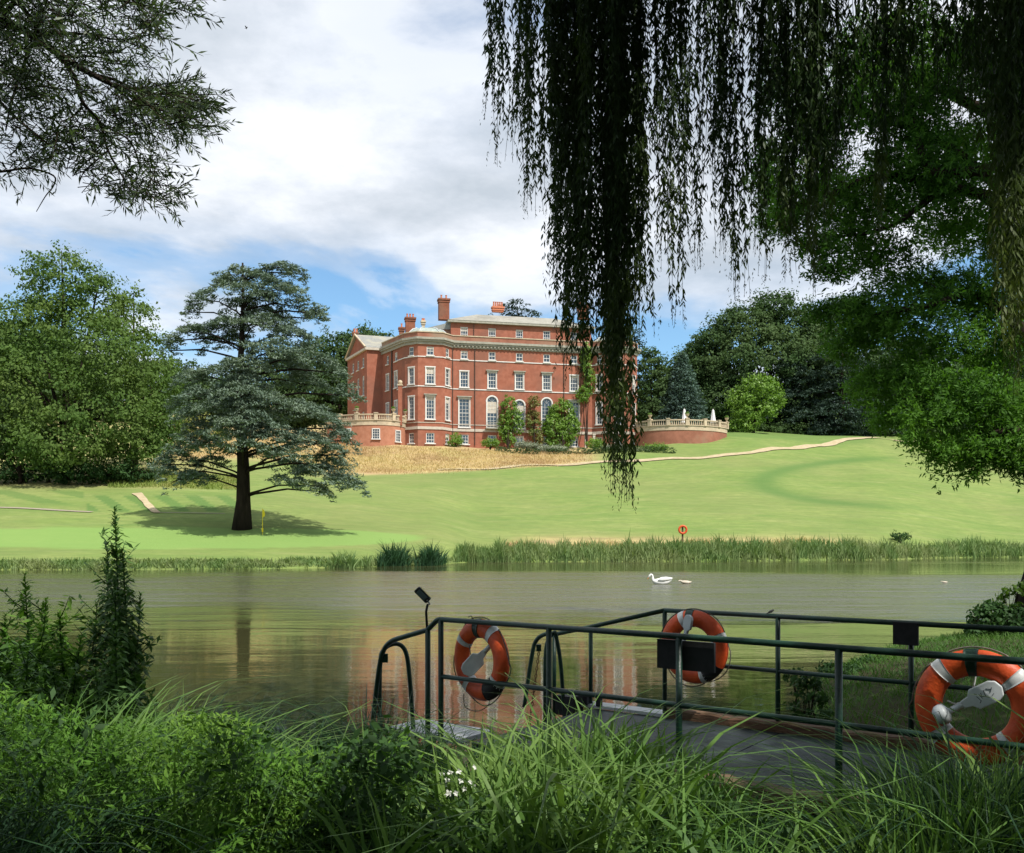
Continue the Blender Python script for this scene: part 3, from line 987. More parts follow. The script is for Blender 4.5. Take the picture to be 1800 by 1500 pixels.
    chimney(625, 163, 578, 590, .8, .7, 2)
    chimney(1025, 158, 532, 562, 1.7, 1.2, 3)
    # down pipes
    for px, z0, z1, v in ((795.5, 17, 33, -.12), (834.5, 17, 37.3, -.12), (991, 17, 33, -.12)):
        mb = MB(); u = u_at(px)
        mb.tube([H(u, v, z0), H(u, v, min(z1, 33))], .075, 6)
        if z1 > 34: mb.tube([H(u, .8, 34.2), H(u, .8, z1)], .06, 6)
        B(mb, 'downpipe', M['pipe'])
    mb = MB(); q = W2 + unit(lb[0] - W2) * 4.1
    mb.tube([q + np.array([-.1, -.1, 18]), q + np.array([-.1, -.1, 33])], .14, 6)
    B(mb, 'downpipe', M['pipe'])
    # garden steps rail and front balcony pedestal near the right bay
    mb = MB()
    for u in (UE - 1.6, UE - .2):
        mb.box(H(u, -1.6, 17.7), (.4, .4, 2.6), [R_, V_, UP]); mb.box(H(u, -1.6, 19.1), (.55, .55, .2), [R_, V_, UP])
    B(mb, 'step_pier', M['band'])
    mb = MB()
    q = H(u_at(865), -.55, 0)
    mb.box(q + UP * 19.8, (2.4, 1.0, .14), [R_, V_, UP])
    for k in np.linspace(-1.1, 1.1, 13):
        mb.box(q + R_ * k - V_ * .45 + UP * 20.3, (.04, .04, .9), [R_, V_, UP])
    mb.box(q - V_ * .45 + UP * 20.76, (2.3, .06, .06), [R_, V_, UP])
    B(mb, 'balcony', M['stone'])
    return lb, rb


LB, RB = build_house()


def terrace(pts, z_band, z_wall0, m_wall, label, wins=(), nb=3.0):
    """curved garden terrace wall: pts along its plan; brick wall, stone band and balustrade"""
    pts = np.array(pts)
    c = pts.mean(axis=0)
    root = empty('terrace', (c[0], c[1], z_wall0), label, 'terrace')
    inv = np.array([c[0], c[1], z_wall0])
    d = np.r_[0, np.cumsum(np.linalg.norm(np.diff(pts, axis=0), axis=1))]
    s = np.linspace(0, d[-1], 40)
    cx = np.polynomial.polynomial.polyfit(d, pts[:, 0], min(3, len(pts) - 1)); cyy = np.polynomial.polynomial.polyfit(d, pts[:, 1], min(3, len(pts) - 1))
    X = np.polynomial.polynomial.polyval(s, cx); Y = np.polynomial.polynomial.polyval(s, cyy)
    tx, ty = np.gradient(X), np.gradient(Y); nn = np.hypot(tx, ty); nx, ny = ty / nn, -tx / nn

    def B(mb, name, m, parent=root):
        mb.v = [tuple(np.array(p) - inv) for p in mb.v]
        o = mb.build(name, m); o.parent = parent
        return o

    def strip(z0, z1, o0, o1):
        mb = MB()
        for i in range(len(s) - 1):
            a = [np.array([X[k] + nx[k] * o, Y[k] + ny[k] * o, z]) for k in (i, i + 1) for o in (o0, o1) for z in (z0, z1)]
            # order: i:o0z0,o0z1,o1z0,o1z1 ; i+1 ...
            fs = [(2, 6, 7, 3), (1, 3, 7, 5), (0, 4, 6, 2), (0, 1, 5, 4)]
            if i == 0: fs.append((0, 2, 3, 1))
            if i == len(s) - 2: fs.append((4, 5, 7, 6))
            mb.add(a, fs)
        return mb
    B(strip(z_wall0, z_band, -.5, 0), 'wall', M[m_wall])
    B(strip(z_band, z_band + .75, -.5, .08), 'stone_band', M['stone_warm'])
    B(strip(z_band + .75, z_band + .9, -.52, .2), 'stone_ledge', M['stone_warm'])
    B(strip(z_band + 1.62, z_band + 1.8, -.35, .1), 'handrail', M['stone_warm'])
    bal = MB()
    n = int(d[-1] / .36)
    for k in range(n):
        q = (k + .5) / n * d[-1]
        x, y = np.interp(q, s, X), np.interp(q, s, Y)
        bal.lathe((x, y, z_band + .9), [(.08, 0), (.11, .2), (.05, .45), (.07, .72)], 5)
    o = B(bal, 'balusters', M['stone_warm']); o['kind'] = 'stuff'
    npier = max(2, int(d[-1] / nb))
    tops = []
    for k in range(npier + 1):
        q = k / npier * d[-1]
        x, y = np.interp(q, s, X), np.interp(q, s, Y)
        i = min(len(s) - 1, int(q / d[-1] * (len(s) - 1)))
        ax = [np.array([tx[i], ty[i], 0]) / nn[i], np.array([nx[i], ny[i], 0]), UP]
        mb = MB(); mb.box((x, y, z_band + 1.3), (.55, .55, 1.1), ax); mb.box((x, y, z_band + 1.92), (.68, .68, .14), ax)
        B(mb, 'pier', M['stone_warm'])
        tops.append((x, y, z_band + 1.99))
    for q, a, b, wd in wins:
        x, y = np.interp(q * d[-1], s, X), np.interp(q * d[-1], s, Y)
        i = int(q * (len(s) - 1)); r = np.array([tx[i], ty[i], 0]) / nn[i]; n_ = np.array([nx[i], ny[i], 0])
        c0 = np.array([x, y, 0])
        fr = MB(); ax = [r, n_, UP]
        for sg in (-1, 1): fr.box(c0 + r * sg * (wd / 2) + n_ * .06 + UP * (a + b) / 2, (.14, .14, b - a), ax)
        fr.box(c0 + n_ * .06 + UP * b, (wd + .14, .14, .14), ax)
        w_o = B(fr, 'window', M['white'])
        mb = MB(); mb.box(c0 + n_ * .1 + UP * (a - .05), (wd + .35, .25, .16), ax); B(mb, 'sill', M['white'], w_o)
        mb = MB(); mb.box(c0 + n_ * .02 + UP * (a + b) / 2, (wd - .14, .05, b - a - .1), ax); B(mb, 'glass', M['glass'], w_o)
        mb = MB()
        for k in (-1, 1): mb.box(c0 + r * k * wd / 6 + n_ * .06 + UP * (a + b) / 2, (.05, .05, b - a - .1), ax)
        for k in (.25, .5, .75): mb.box(c0 + n_ * .065 + UP * (a + (b - a) * k), (wd - .14, .05, .05), ax)
        B(mb, 'glazing_bar', M['white'], w_o)
    fl = MB()
    inner = [np.array([X[k] - nx[k] * .5, Y[k] - ny[k] * .5, z_band + .7]) for k in range(len(s))]
    back = [p + np.array([0, 9, 0]) for p in inner]
    for k in range(len(s) - 1):
        fl.add([inner[k], inner[k + 1], back[k + 1], back[k]], [(0, 1, 2, 3)])
    B(fl, 'paving', M['gravel_grey'])
    return tops


tl = terrace([G(575, 150), G(610, 147.5), G(645, 146.2), G(680, 146.6), G(702, 148.4), G(712, 150.2)], 19.6, 14.2, 'brick_pale',
             'curved pale brick garden terrace with a balustrade left of the house', [(.30, 17.6, 19.1, 1.25), (.60, 17.4, 19.0, 1.15), (.86, 17.1, 18.9, 1.05)])
tr_ = terrace([G(1117, 158.2), G(1145, 155.5), G(1190, 154.2), G(1235, 155), G(1262, 157), G(1278, 159.5)], 19.7, 15, 'brick_old',
              'curved weathered brick garden terrace with a balustrade right of the house')


def urn(p, label):
    mb = MB(); mb.lathe((0, 0, 0), [(.16, 0), (.16, .08), (.07, .16), (.09, .24), (.28, .42), (.33, .62), (.38, .68), (.30, .70)], 12)
    o = mb.build('garden_urn', M['stone_warm'], smooth=True)
    o.location = p
    props(o, label, 'urn', 'stone urns on the terrace piers')
    c, n = blob_surface([(0, 0, .85, .3, .3, .22)], 60)
    quad_obj('foliage', tufts(c, n, .12, 6, .14, .09), M['l_light'], o)


for i, l in ((2, 'stone urn on the left terrace pier nearest the cedar'), (4, 'stone urn on the middle pier of the left terrace'), (len(tl) - 1, 'stone urn on the left terrace pier touching the house bay')):
    if i < len(tl): urn(tl[i], l)
for i, l in ((1, 'stone urn on the right terrace pier near the house corner'), (len(tr_) // 2, 'stone urn beside the left white parasol'), (len(tr_) - 1, 'stone urn on the end pier of the right terrace by the lawn')):
    urn(tr_[i], l)

# gate pier with ball finial left of the bay
mb = MB(); q = P(703.5, 0, 148.6); q[2] = 0
mb.box((0, 0, 3.0), (.6, .6, 6.4), None)
o = empty('gate_pier', (q[0], q[1], 20.0), 'tall red brick pier with a stone ball beside the left bay', 'pier')
mb.build('shaft', M['brick'], o)
mb = MB(); mb.box((0, 0, 6.3), (.8, .8, .2)); mb.lathe((0, 0, 6.40), [(.12, 0), (.30, .12), (.36, .36), (.30, .6), (.05, .72)], 12)
mb.build('finial', M['stone_warm'], o)


def parasol(px, y0, y1, D, label):
    p = P(px, y1, D); h = (y1 - y0) / F * D
    o = empty('parasol', (p[0], p[1], p[2] - 1.3), label, 'parasol', 'closed parasols on the right terrace')
    mb = MB(); n = 16; prof = [(.06, h), (.16, h * .93), (.26, h * .6), (.36, h * .3), (.45, h * .05), (.40, 0)]
    vs_ = []
    for r, z in prof:
        for j in range(n):
            rr = r * (1 + (.16 if j % 2 else -.12)); t = 2 * math.pi * j / n
            vs_.append((rr * math.cos(t), rr * math.sin(t), z + 1.3))
    fs = [(i * n + j, i * n + (j + 1) % n, (i + 1) * n + (j + 1) % n, (i + 1) * n + j) for i in range(len(prof) - 1) for j in range(n)]
    fs.append(tuple(range(n)))
    mb.add(vs_, fs); mb.build('canopy', M['canvas'], o)
    mb = MB(); mb.tube([(0, 0, 0), (0, 0, h + 1.5)], .035, 6); mb.build('pole', M['stone'], o)


parasol(1203, 719, 744, 159, 'closed white parasol behind the middle of the right terrace')
parasol(1253.5, 720, 744, 161, 'closed white parasol nearer the outer end of the right terrace')

# ------------------------------------------------------------------ trees
def trunk(mb, pts, r0, r1, n=9):
    pts = np.array(pts, float)
    k = np.linspace(0, 1, len(pts))
    mb.tube(pts, r0 + (r1 - r0) * k, n)


def broadleaf(name, label, px, D, blobs, m, dens=.55, tr=1.3, nl=26, L=.42, W=.30, base=None, bark='bark', cat='tree', group=None, jit=(.70, 1.05), inner=.12, bx=None):
    """blobs in photo pixels (cx, cy, rx, ry[, depth offset m]) turned into world ellipsoids at depth D"""
    bx = px if bx is None else bx
    X0 = (bx - 900) / F * D
    zb_ = tz(X0, D) if base is None else base
    root = empty(name, (X0, D, zb_), label, cat, group)
    W_ = []
    for b in blobs:
        dd = b[4] if len(b) > 4 else 0.0
        c = P(b[0], b[1], D + dd)
        rx = b[2] * D / F; rz = b[3] * D / F
        W_.append((c[0] - X0, c[1] - D, c[2] - zb_, rx, rx * .95, rz))
    c, n = blob_surface(W_, dens, jit)
    # extra leaf clumps scattered through the inside
    ci, ni = blob_surface(W_, dens * inner, (.35, .7), .0)
    c = np.concatenate([c, ci]); n = np.concatenate([n, ni])
    R = tr * rng.uniform(.55, 1.25, len(c))
    q = tufts(c, n, R, nl, L, W, .55, .45)
    # loose sprigs round the outline
    k = rng.integers(0, len(c), len(c) // 2)
    q2 = tufts(c[k] + n[k] * R[k][:, None] * .9, n[k], R[k] * .5, max(4, nl // 4), L * .8, W * .8, .8, .3)
    quad_obj('crown', [q, q2], m, root)
    mb = MB()
    B_ = np.array(W_)
    top = B_[np.argmax(B_[:, 2])]
    tp = np.array([top[0], top[1], top[2]])
    h = tp[2]
    r0 = max(.18, h * .022)
    stem = [np.zeros(3) - UP * .6, UP * h * .15, tp * .35 + UP * h * .02, tp * .65, tp]
    trunk(mb, stem, r0 * 1.4, r0 * .25)
    for b in B_:
        p1 = np.array(b[:3]); s0 = tp * .3 * rng.uniform(.5, 1.0)
        m_ = (s0 + p1) / 2 + UP * .08 * h * .3
        trunk(mb, [s0, m_, p1, p1 + (p1 - m_) * .5], r0 * .5, r0 * .1, 6)
    mb.build('trunk', M[bark], root, True)
    return root


def copy_tree(root, loc, rot, scale, label, group=None):
    r = root.copy(); col.objects.link(r)
    r.location = loc; r.rotation_euler = (0, 0, rot); r.scale = (scale, scale, scale * random.uniform(.92, 1.08))
    r['label'] = label
    if group: r['group'] = group
    for ch in root.children:
        c = ch.copy(); col.objects.link(c); c.parent = r
    return r


# the big trees on the left
broadleaf('chestnut_tree', 'large spreading broadleaf tree with a tall open top on the left bank', 120, 104,
          [(110, 500, 70, 55), (165, 540, 62, 52, 2), (60, 570, 60, 50, -1), (110, 600, 105, 70), (190, 640, 90, 75, -3), (60, 680, 100, 85, -3), (160, 720, 115, 75, -4),
           (250, 700, 60, 75, 0), (235, 770, 60, 45, -3), (110, 780, 90, 42, -6), (-40, 660, 90, 120), (-30, 780, 80, 45, -3), (-90, 560, 90, 80, 3)],
          M['l_left'], .46, 1.5, 38, .40, .25)
broadleaf('ash_tree', 'slimmer light green tree standing behind the big left tree', 235, 112,
          [(235, 560, 40, 55), (255, 610, 42, 50), (215, 620, 50, 60), (270, 670, 40, 60), (285, 730, 30, 50)], M['l_left'], .42, 1.2, 22, .42, .24)
broadleaf('holly_tree', 'small dark rounded tree at the left edge in front of the big tree', 35, 99,
          [(25, 740, 42, 40), (55, 765, 30, 30), (-10, 770, 40, 35)], M['l_far'], 1.0, .9, 30, .32, .2)
broadleaf('field_shrub', 'low light green shrub beneath the big left tree', 85, 100, [(85, 792, 26, 16), (60, 800, 18, 10)], M['l_light'], 1.2, .7, 24, .28, .18, cat='shrub')
broadleaf('field_shrub', 'rounded yellow green shrub right of the big left tree', 285, 106, [(275, 775, 30, 28), (305, 760, 24, 26)], M['l_left'], 1.0, .8, 26, .3, .2, cat='shrub')
broadleaf('field_shrub', 'olive coloured bushes on the slope behind the cedar', 345, 135, [(345, 748, 30, 20), (375, 755, 26, 16), (320, 750, 20, 16)], M['roughgrass'], 1.0, .8, 26, .3, .2, cat='shrub')


# cedars: plates of needles on level boughs
def cedar(name, label, px, D, pads, m, trunk_top, dens=7.0, base=None, tuft=.42, nl=11, L=.26, W=.085, group=None, tr0=.62, lean=0, depth=.75):
    X0 = (px - 900) / F * D
    zb_ = tz(X0, D) if base is None else base
    root = empty(name, (X0, D, zb_), label, 'tree', group)
    mb = MB()
    zt = P(px, trunk_top, D)[2] - zb_
    hs = np.linspace(0, 1, 9)
    tp = [np.array([lean * D / F * t ** 1.5 + .12 * math.sin(t * 9), .1 * math.sin(t * 7), -.5 + (zt + .5) * t]) for t in hs]
    rr = np.interp(hs, [0, .05, .12, .5, 1], [tr0 * 1.45, tr0 * 1.1, tr0 * .95, tr0 * .55, tr0 * .12])
    mb.tube(tp, rr, 12)
    C_, N_, R__ = [], [], []
    tp = np.array(tp)
    for b in pads:
        x, y, rx, ry = b[:4]
        dd = b[4] if len(b) > 4 else rng.uniform(-2.5, 2.5)
        droop = b[5] if len(b) > 5 else .5
        c = P(x, y, D + dd) - np.array([X0, D, zb_])
        ax_, az = rx * D / F, ry * D / F
        ay = max(ax_ * depth, 1.2)
        n = int(math.pi * ax_ * ay * dens * 1.25)
        r = np.sqrt(rng.random(n)); t = rng.uniform(0, 2 * math.pi, n)
        # ragged edge
        edge = 1 + .22 * np.sin(t * 5 + x) + .14 * np.sin(t * 11 + y)
        qx = r * np.cos(t) * ax_ * edge; qy = r * np.sin(t) * ay * edge
        # droop away from the trunk
        out = np.hypot(c[0] + qx, c[1] + qy)
        o0 = np.hypot(c[0], c[1])
        az *= 1.15
        qz = az * (.7 - r ** 2 * 1.2) - np.clip(out - o0, 0, None) * droop * .5 * rng.uniform(.6, 1.2, n) + rng.normal(0, az * .13, n) + .35 * np.sin(qx * 1.7) * np.sin(qy * 1.9 + x)
        C_.append(np.stack([c[0] + qx, c[1] + qy, c[2] + qz], 1))
        dirv = np.stack([c[0] + qx, c[1] + qy, np.zeros(n)], 1)
        N_.append(unit(dirv))
        if y > 795 and (int(x) % 3):
            continue
        # boughs
        kz = np.clip(c[2] - rng.uniform(.5, 1.6), zt * .12, zt * .97)
        s0 = np.array([np.interp(kz, tp[:, 2], tp[:, 0]), np.interp(kz, tp[:, 2], tp[:, 1]), kz])
        m_ = s0 * .45 + c * .55 + UP * .35
        br = max(.04, .010 * np.linalg.norm(c - s0) + .03)
        mb.tube([s0, s0 * .75 + m_ * .25 + UP * .1, m_, c - UP * az * .3], [br * 1.3, br, br * .8, br * .5], 6)
        for k in range(int(2 + ax_ * .8)):
            a = rng.uniform(0, 2 * math.pi); e_ = c + np.array([math.cos(a) * ax_ * .9, math.sin(a) * ay * .9, -az * .5 - .1 * ax_ * droop])
            mb.tube([c - UP * az * .3, (c + e_) / 2, e_], [br * .5, br * .3, .015], 4, cap=False)
    mb.build('trunk', M['bark'], root, True)
    c = np.concatenate(C_); nn = np.concatenate(N_)
    k = len(c) * nl
    cc = np.repeat(c, nl, 0); dd = np.repeat(nn, nl, 0)
    off = rand_dir(k) * (rng.random((k, 1)) ** .5) * tuft; off[:, 2] *= .3
    dirs = unit(dd * .9 + rng.normal(size=(k, 3)) * .55 + np.array([0, 0, -.18]))
    nrm = unit(np.array([0, 0, 1.0]) + rng.normal(size=(k, 3)) * .55)
    sc = rng.uniform(.6, 1.3, k)
    quad_obj('crown', leaf_quads(cc + off, dirs, nrm, L * sc, W * sc), m, root)
    return root


cedar('cedar_tree', 'wide blue-green cedar with level drooping boughs on the lawn by the lake', 425, 75.5, [
    (492, 468, 30, 8, 0, .9), (518, 478, 26, 8, 1, 1.4), (440, 484, 62, 10, 0, .4), (392, 498, 38, 10, -1, 1.0), (352, 523, 24, 10, 0, 1.4), (490, 505, 48, 12, -1.5, .4),
    (528, 535, 34, 14, 0, 1.2), (550, 556, 22, 10, 1, 1.3), (440, 512, 40, 10, -2.5, .4), (470, 550, 50, 10, 1.5, .5),
    (455, 566, 62, 12, -2, .4), (385, 572, 50, 10, 0, .5), (330, 580, 34, 11, -.5, 1.0), (306, 596, 14, 10, 0, 1.4), (520, 585, 44, 14, -1, .7), (415, 600, 40, 12, 2, .5), (372, 600, 26, 10, 1.5, 1.2),
    (480, 612, 62, 15, -3.2, .5), (545, 625, 54, 18, -1, .7), (590, 650, 30, 16, 1, 1.0), (500, 640, 60, 16, 2.5, .5),
    (392, 650, 62, 12, -1.2, .4), (338, 665, 40, 11, .5, .8), (430, 672, 52, 14, -3.6, .5), (350, 690, 34, 9, -2.5, .8), (540, 672, 48, 14, 2.5, .5),
    (400, 712, 74, 13, -2.5, .4), (330, 725, 26, 9, 0, .9), (470, 705, 62, 13, -4.4, .5), (540, 722, 62, 15, -2, .5), (590, 748, 28, 14, .5, 1.0), (440, 730, 60, 12, 3, .4),
    (420, 755, 56, 13, -5, .5), (480, 762, 52, 12, -4.5, .5), (545, 772, 56, 14, -2.5, .6), (360, 782, 48, 12, -1.8, .5), (585, 795, 34, 14, -1, .8),
    (312, 803, 40, 15, -.8, .8), (300, 830, 26, 12, -1, 1.0), (368, 812, 40, 11, 1.5, .6), (350, 836, 30, 9, 0, 1.0), (470, 800, 30, 10, 3, .5), (515, 818, 40, 12, 1.5, .5),
    (428, 640, 40, 12, -4.5, .4), (425, 690, 46, 12, -5.5, .4), (430, 735, 50, 12, -6, .4), (425, 778, 44, 10, -6, .5), (415, 535, 30, 9, 1, .4), (462, 525, 40, 12, 0, .4),
    (335, 545, 16, 12, 0, 1.6), (565, 548, 16, 14, .5, 1.6), (300, 612, 12, 14, 0, 1.8), (610, 690, 26, 16, .5, 1.0), (322, 700, 28, 12, 1, 1.0), (365, 745, 50, 12, 0, .7), (600, 770, 34, 14, -1.5, .9),
    (288, 812, 22, 12, -.5, 1.2), (330, 838, 30, 12, -1.5, 1.1), (625, 852, 24, 12, -1, 1.3), (585, 815, 40, 12, .5, .8), (505, 795, 44, 10, -4.5, .5), (340, 770, 40, 12, -2, .8), (400, 690, 50, 12, 2.5, .5),
    (560, 828, 46, 12, -2, .8), (604, 842, 34, 12, -1.5, 1.1), (540, 850, 30, 8, -2.5, 1.0), (500, 842, 26, 6, -3.5, 1.0), (570, 862, 20, 8, -1.5, 1.2)],
    M['l_cedar'], 462, 10.5, tuft=.40, nl=13, L=.31, W=.09)

far_pads = [(0, -40, 24, 5), (-14, -28, 24, 6), (18, -24, 28, 6), (0, -10, 40, 7), (-30, -2, 26, 6), (30, 2, 30, 7), (0, 14, 50, 8), (-42, 22, 30, 7), (40, 26, 34, 7), (0, 40, 60, 9), (0, 66, 66, 10), (-44, 80, 34, 8), (46, 84, 34, 8), (0, 96, 70, 10)]


def shifted(p, x, y, s=1.0):
    return [(x + a * s, y + b * s, c * s, d * s) for a, b, c, d in p]


cedar('cedar_tree', 'distant dark cedar whose flat top shows above the house roof', 910, 196, shifted(far_pads, 905, 572), M['l_darkcedar'], 540, 1.3, tuft=.9, nl=9, L=.6, W=.25, tr0=.6)
cedar('cedar_tree', 'distant cedar seen behind the right bay of the house', 1085, 188, shifted(far_pads, 1085, 600, .9), M['l_darkcedar'], 566, 1.3, tuft=.9, nl=9, L=.6, W=.25, tr0=.6)

# layered dark cedars at the edge of the right lawn
lay = [(0, -90, 30, 8), (-18, -70, 40, 8), (24, -55, 44, 9), (-10, -38, 58, 9), (20, -18, 62, 9), (-34, -6, 50, 9), (30, 12, 66, 9), (-20, 28, 74, 10), (26, 46, 72, 10), (-30, 62, 74, 10), (20, 76, 80, 9)]
cedar('cedar_tree', 'broad dark layered cedar at the wood edge above the gravel path', 1480, 182, shifted(lay, 1480, 692), M['l_darkcedar'], 600, 1.6, tuft=.9, nl=10, L=.55, W=.22, tr0=.7)
cedar('cedar_tree', 'dark low layered cedar in shade right of the light green tree', 1405, 186, shifted(lay, 1400, 700, .8), M['l_darkcedar'], 630, 1.6, tuft=.9, nl=10, L=.55, W=.22, tr0=.6)
cedar('cedar_tree', 'dark layered cedar behind the hanging feathery foliage on the right', 1620, 190, shifted(lay, 1620, 690, 1.1), M['l_darkcedar'], 590, 1.4, tuft=.9, nl=9, L=.6, W=.24, tr0=.7)
cedar('cedar_tree', 'dark layered cedar at the far right edge of the wood', 1770, 195, shifted(lay, 1770, 690, 1.1), M['l_darkcedar'], 590, 1.2, tuft=.9, nl=9, L=.6, W=.24, tr0=.7)


# blue fir cone behind the right terrace
def fir(label, px, D, y0, y1, halfw, m):
    X0 = (px - 900) / F * D
    zb_ = tz(X0, D)
    root = empty('fir_tree', (X0, D, zb_), label, 'tree')
    ztop = P(px, y0, D)[2] - zb_; zbot = P(px, y1, D)[2] - zb_
    n = 3400
    t = rng.random(n) ** .62
    R = halfw * D / F * (t * 1.0) + .2
    a = rng.uniform(0, 2 * math.pi, n)
    tier = .5 + .5 * np.abs(((t * 13 + a * .16) % 1) * 2 - 1)
    r = R * (.62 + .42 * tier) * (rng.random(n) ** .25) * (1 + .16 * np.sin(a * 7 + t * 20))
    z = ztop + (zbot - ztop) * t - .12 * r
    c = np.stack([r * np.cos(a), r * np.sin(a), z], 1)
    nr = unit(np.stack([np.cos(a), np.sin(a), np.full(n, .1)], 1))
    nl = 12; k = n * nl
    cc = np.repeat(c, nl, 0); dd = np.repeat(nr, nl, 0)
    off = rand_dir(k) * .75; off[:, 2] *= .4
    dirs = unit(dd + rng.normal(size=(k, 3)) * .45 + np.array([0, 0, -.1]))
    nrm = unit(np.array([0, 0, 1.0]) + dd * .5 + rng.normal(size=(k, 3)) * .45)
    sc = rng.uniform(.6, 1.2, k)
    quad_obj('crown', leaf_quads(cc + off, dirs, nrm, .62 * sc, .2 * sc), m, root)
    mb = MB(); mb.tube([(0, 0, -.5), (0, 0, ztop * .5), (0, 0, ztop - .3)], [.4, .25, .04], 8); mb.build('trunk', M['bark'], root)


fir('blue-grey conical fir behind the right terrace', 1200, 176, 622, 772, 58, M['l_blue'])
# dark wood on the right hill
g_w = 'broadleaf trees of the wood behind the house'
broadleaf('chestnut_tree', 'tallest dark rounded tree of the wood right of the house', 1345, 196,
          [(1365, 548, 40, 34), (1310, 590, 62, 48), (1385, 590, 60, 56), (1270, 640, 70, 60), (1345, 650, 90, 66, -4), (1420, 650, 60, 66, -2), (1300, 710, 80, 50, -5), (1385, 720, 70, 44, -4)],
          M['l_far'], .42, 1.9, 34, .62, .42, group=g_w)
broadleaf('chestnut_tree', 'dark tree sloping down toward the blue fir', 1235, 200,
          [(1240, 625, 36, 30), (1215, 660, 46, 40), (1180, 690, 44, 44), (1250, 700, 60, 50), (1160, 735, 50, 36), (1235, 745, 60, 30)],
          M['l_far'], .42, 1.8, 32, .62, .42, group=g_w)
broadleaf('chestnut_tree', 'dark tree right of the tallest one, partly behind the near foliage', 1480, 200,
          [(1480, 570, 60, 46), (1440, 620, 56, 56), (1520, 620, 66, 60), (1480, 680, 80, 60), (1560, 700, 70, 60)], M['l_far'], .35, 1.9, 30, .65, .45, group=g_w)
broadleaf('lime_tree', 'small bright yellow-green tree at the wood edge', 1325, 171,
          [(1335, 680, 32, 17), (1305, 700, 26, 18), (1350, 705, 26, 18), (1325, 725, 38, 20), (1305, 748, 24, 14)], M['l_light'], .9, 1.05, 26, .42, .28)
broadleaf('yew_tree', 'dark slim tree against the right corner of the house', 1145, 178, [(1145, 650, 20, 40), (1150, 700, 30, 50), (1135, 740, 26, 40)], M['l_far'], .8, 1.3, 26, .5, .34)
broadleaf('oak_tree', 'dark tree between the cedar and the house wing', 580, 190,
          [(600, 620, 42, 34), (560, 640, 46, 44), (590, 690, 60, 50), (545, 700, 50, 50), (640, 600, 36, 22, 6), (660, 640, 60, 60, 10)], M['l_far'], .42, 1.7, 30, .58, .4, group=g_w)
broadleaf('oak_tree', 'dark tree low behind the big cedar', 480, 195,
          [(500, 660, 50, 40), (450, 680, 60, 40), (400, 700, 60, 36), (350, 705, 50, 34), (480, 720, 90, 40)], M['l_far'], .4, 1.8, 28, .62, .42, group=g_w)
broadleaf('oak_tree', 'distant tree filling the skyline between the left trees', 300, 200,
          [(320, 660, 40, 26), (270, 670, 50, 34), (350, 700, 60, 40), (230, 700, 70, 50)], M['l_far'], .4, 1.8, 28, .62, .42, group=g_w)
src = broadleaf('oak_tree', 'dark tree closing the wood far behind the house', 760, 240,
                [(760, 650, 60, 40), (720, 690, 70, 50), (800, 690, 70, 50), (760, 720, 90, 50)], M['l_far'], .25, 2.4, 26, .85, .6, group=g_w)
for i, (px, D, s, lab) in enumerate([(-60, 190, 1.15, 'dark tree beyond the left edge of the big left tree'), (90, 215, 1.1, 'distant tree hidden behind the big left tree'), (620, 255, .8, 'distant tree behind the gabled wing'),
                                     (900, 265, .75, 'distant tree behind the middle of the house'), (1030, 262, .8, 'distant tree behind the right half of the house'), (1600, 235, 1.15, 'distant tree behind the layered cedars'),
                                     (1750, 240, 1.2, 'distant tree beyond the right lawn'), (1900, 238, 1.2, 'distant tree beyond the right edge of the lawn')]):
    x = (px - 900) / F * D
    copy_tree(src, (x, D, tz(x, D) - 1), i * 1.3, s, lab, g_w)
# the dark undergrowth line below the right wood
broadleaf('laurel_hedge', 'dark low undergrowth along the foot of the right wood', 1400, 184,
          [(x, 762 - (x > 1300) * 4, 30, 12, random.uniform(-2, 3)) for x in range(1290, 1860, 34)], M['l_far'], .9, 1.0, 20, .45, .3, cat='hedge')
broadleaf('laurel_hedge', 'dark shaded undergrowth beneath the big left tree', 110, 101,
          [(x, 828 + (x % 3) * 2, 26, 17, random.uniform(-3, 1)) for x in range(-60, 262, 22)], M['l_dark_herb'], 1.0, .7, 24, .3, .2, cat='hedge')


# climbers and shrubs against the facade
def wall_plant(name, label, blobs, m, D=151.2, cat='climbing plant', dens=3.0, L=.3, W=.22, tr=.55):
    X0 = (blobs[0][0] - 900) / F * D
    root = empty(name, (X0, D, 16.8), label, cat)
    W_ = []
    for x, y, rx, ry in blobs:
        c = P(x, y, D); W_.append((c[0] - X0, (u_at(x) * .216) + 152 - 1.0 - D, c[2] - 16.8, rx * D / F, .75, ry * D / F))
    c, n = blob_surface(W_, dens)
    quad_obj('foliage', tufts(c, n, tr * rng.uniform(.6, 1.2, len(c)), 18, L, W, .8, .3), m, root)
    mb = MB()
    top = W_[-1]
    for b in W_:
        mb.tube([(0, -.1, -.4), (b[0] * .5, b[1], b[2] * .5), (b[0], b[1], b[2])], [.12, .08, .03], 5)
    mb.build('stem', M['bark'], root)


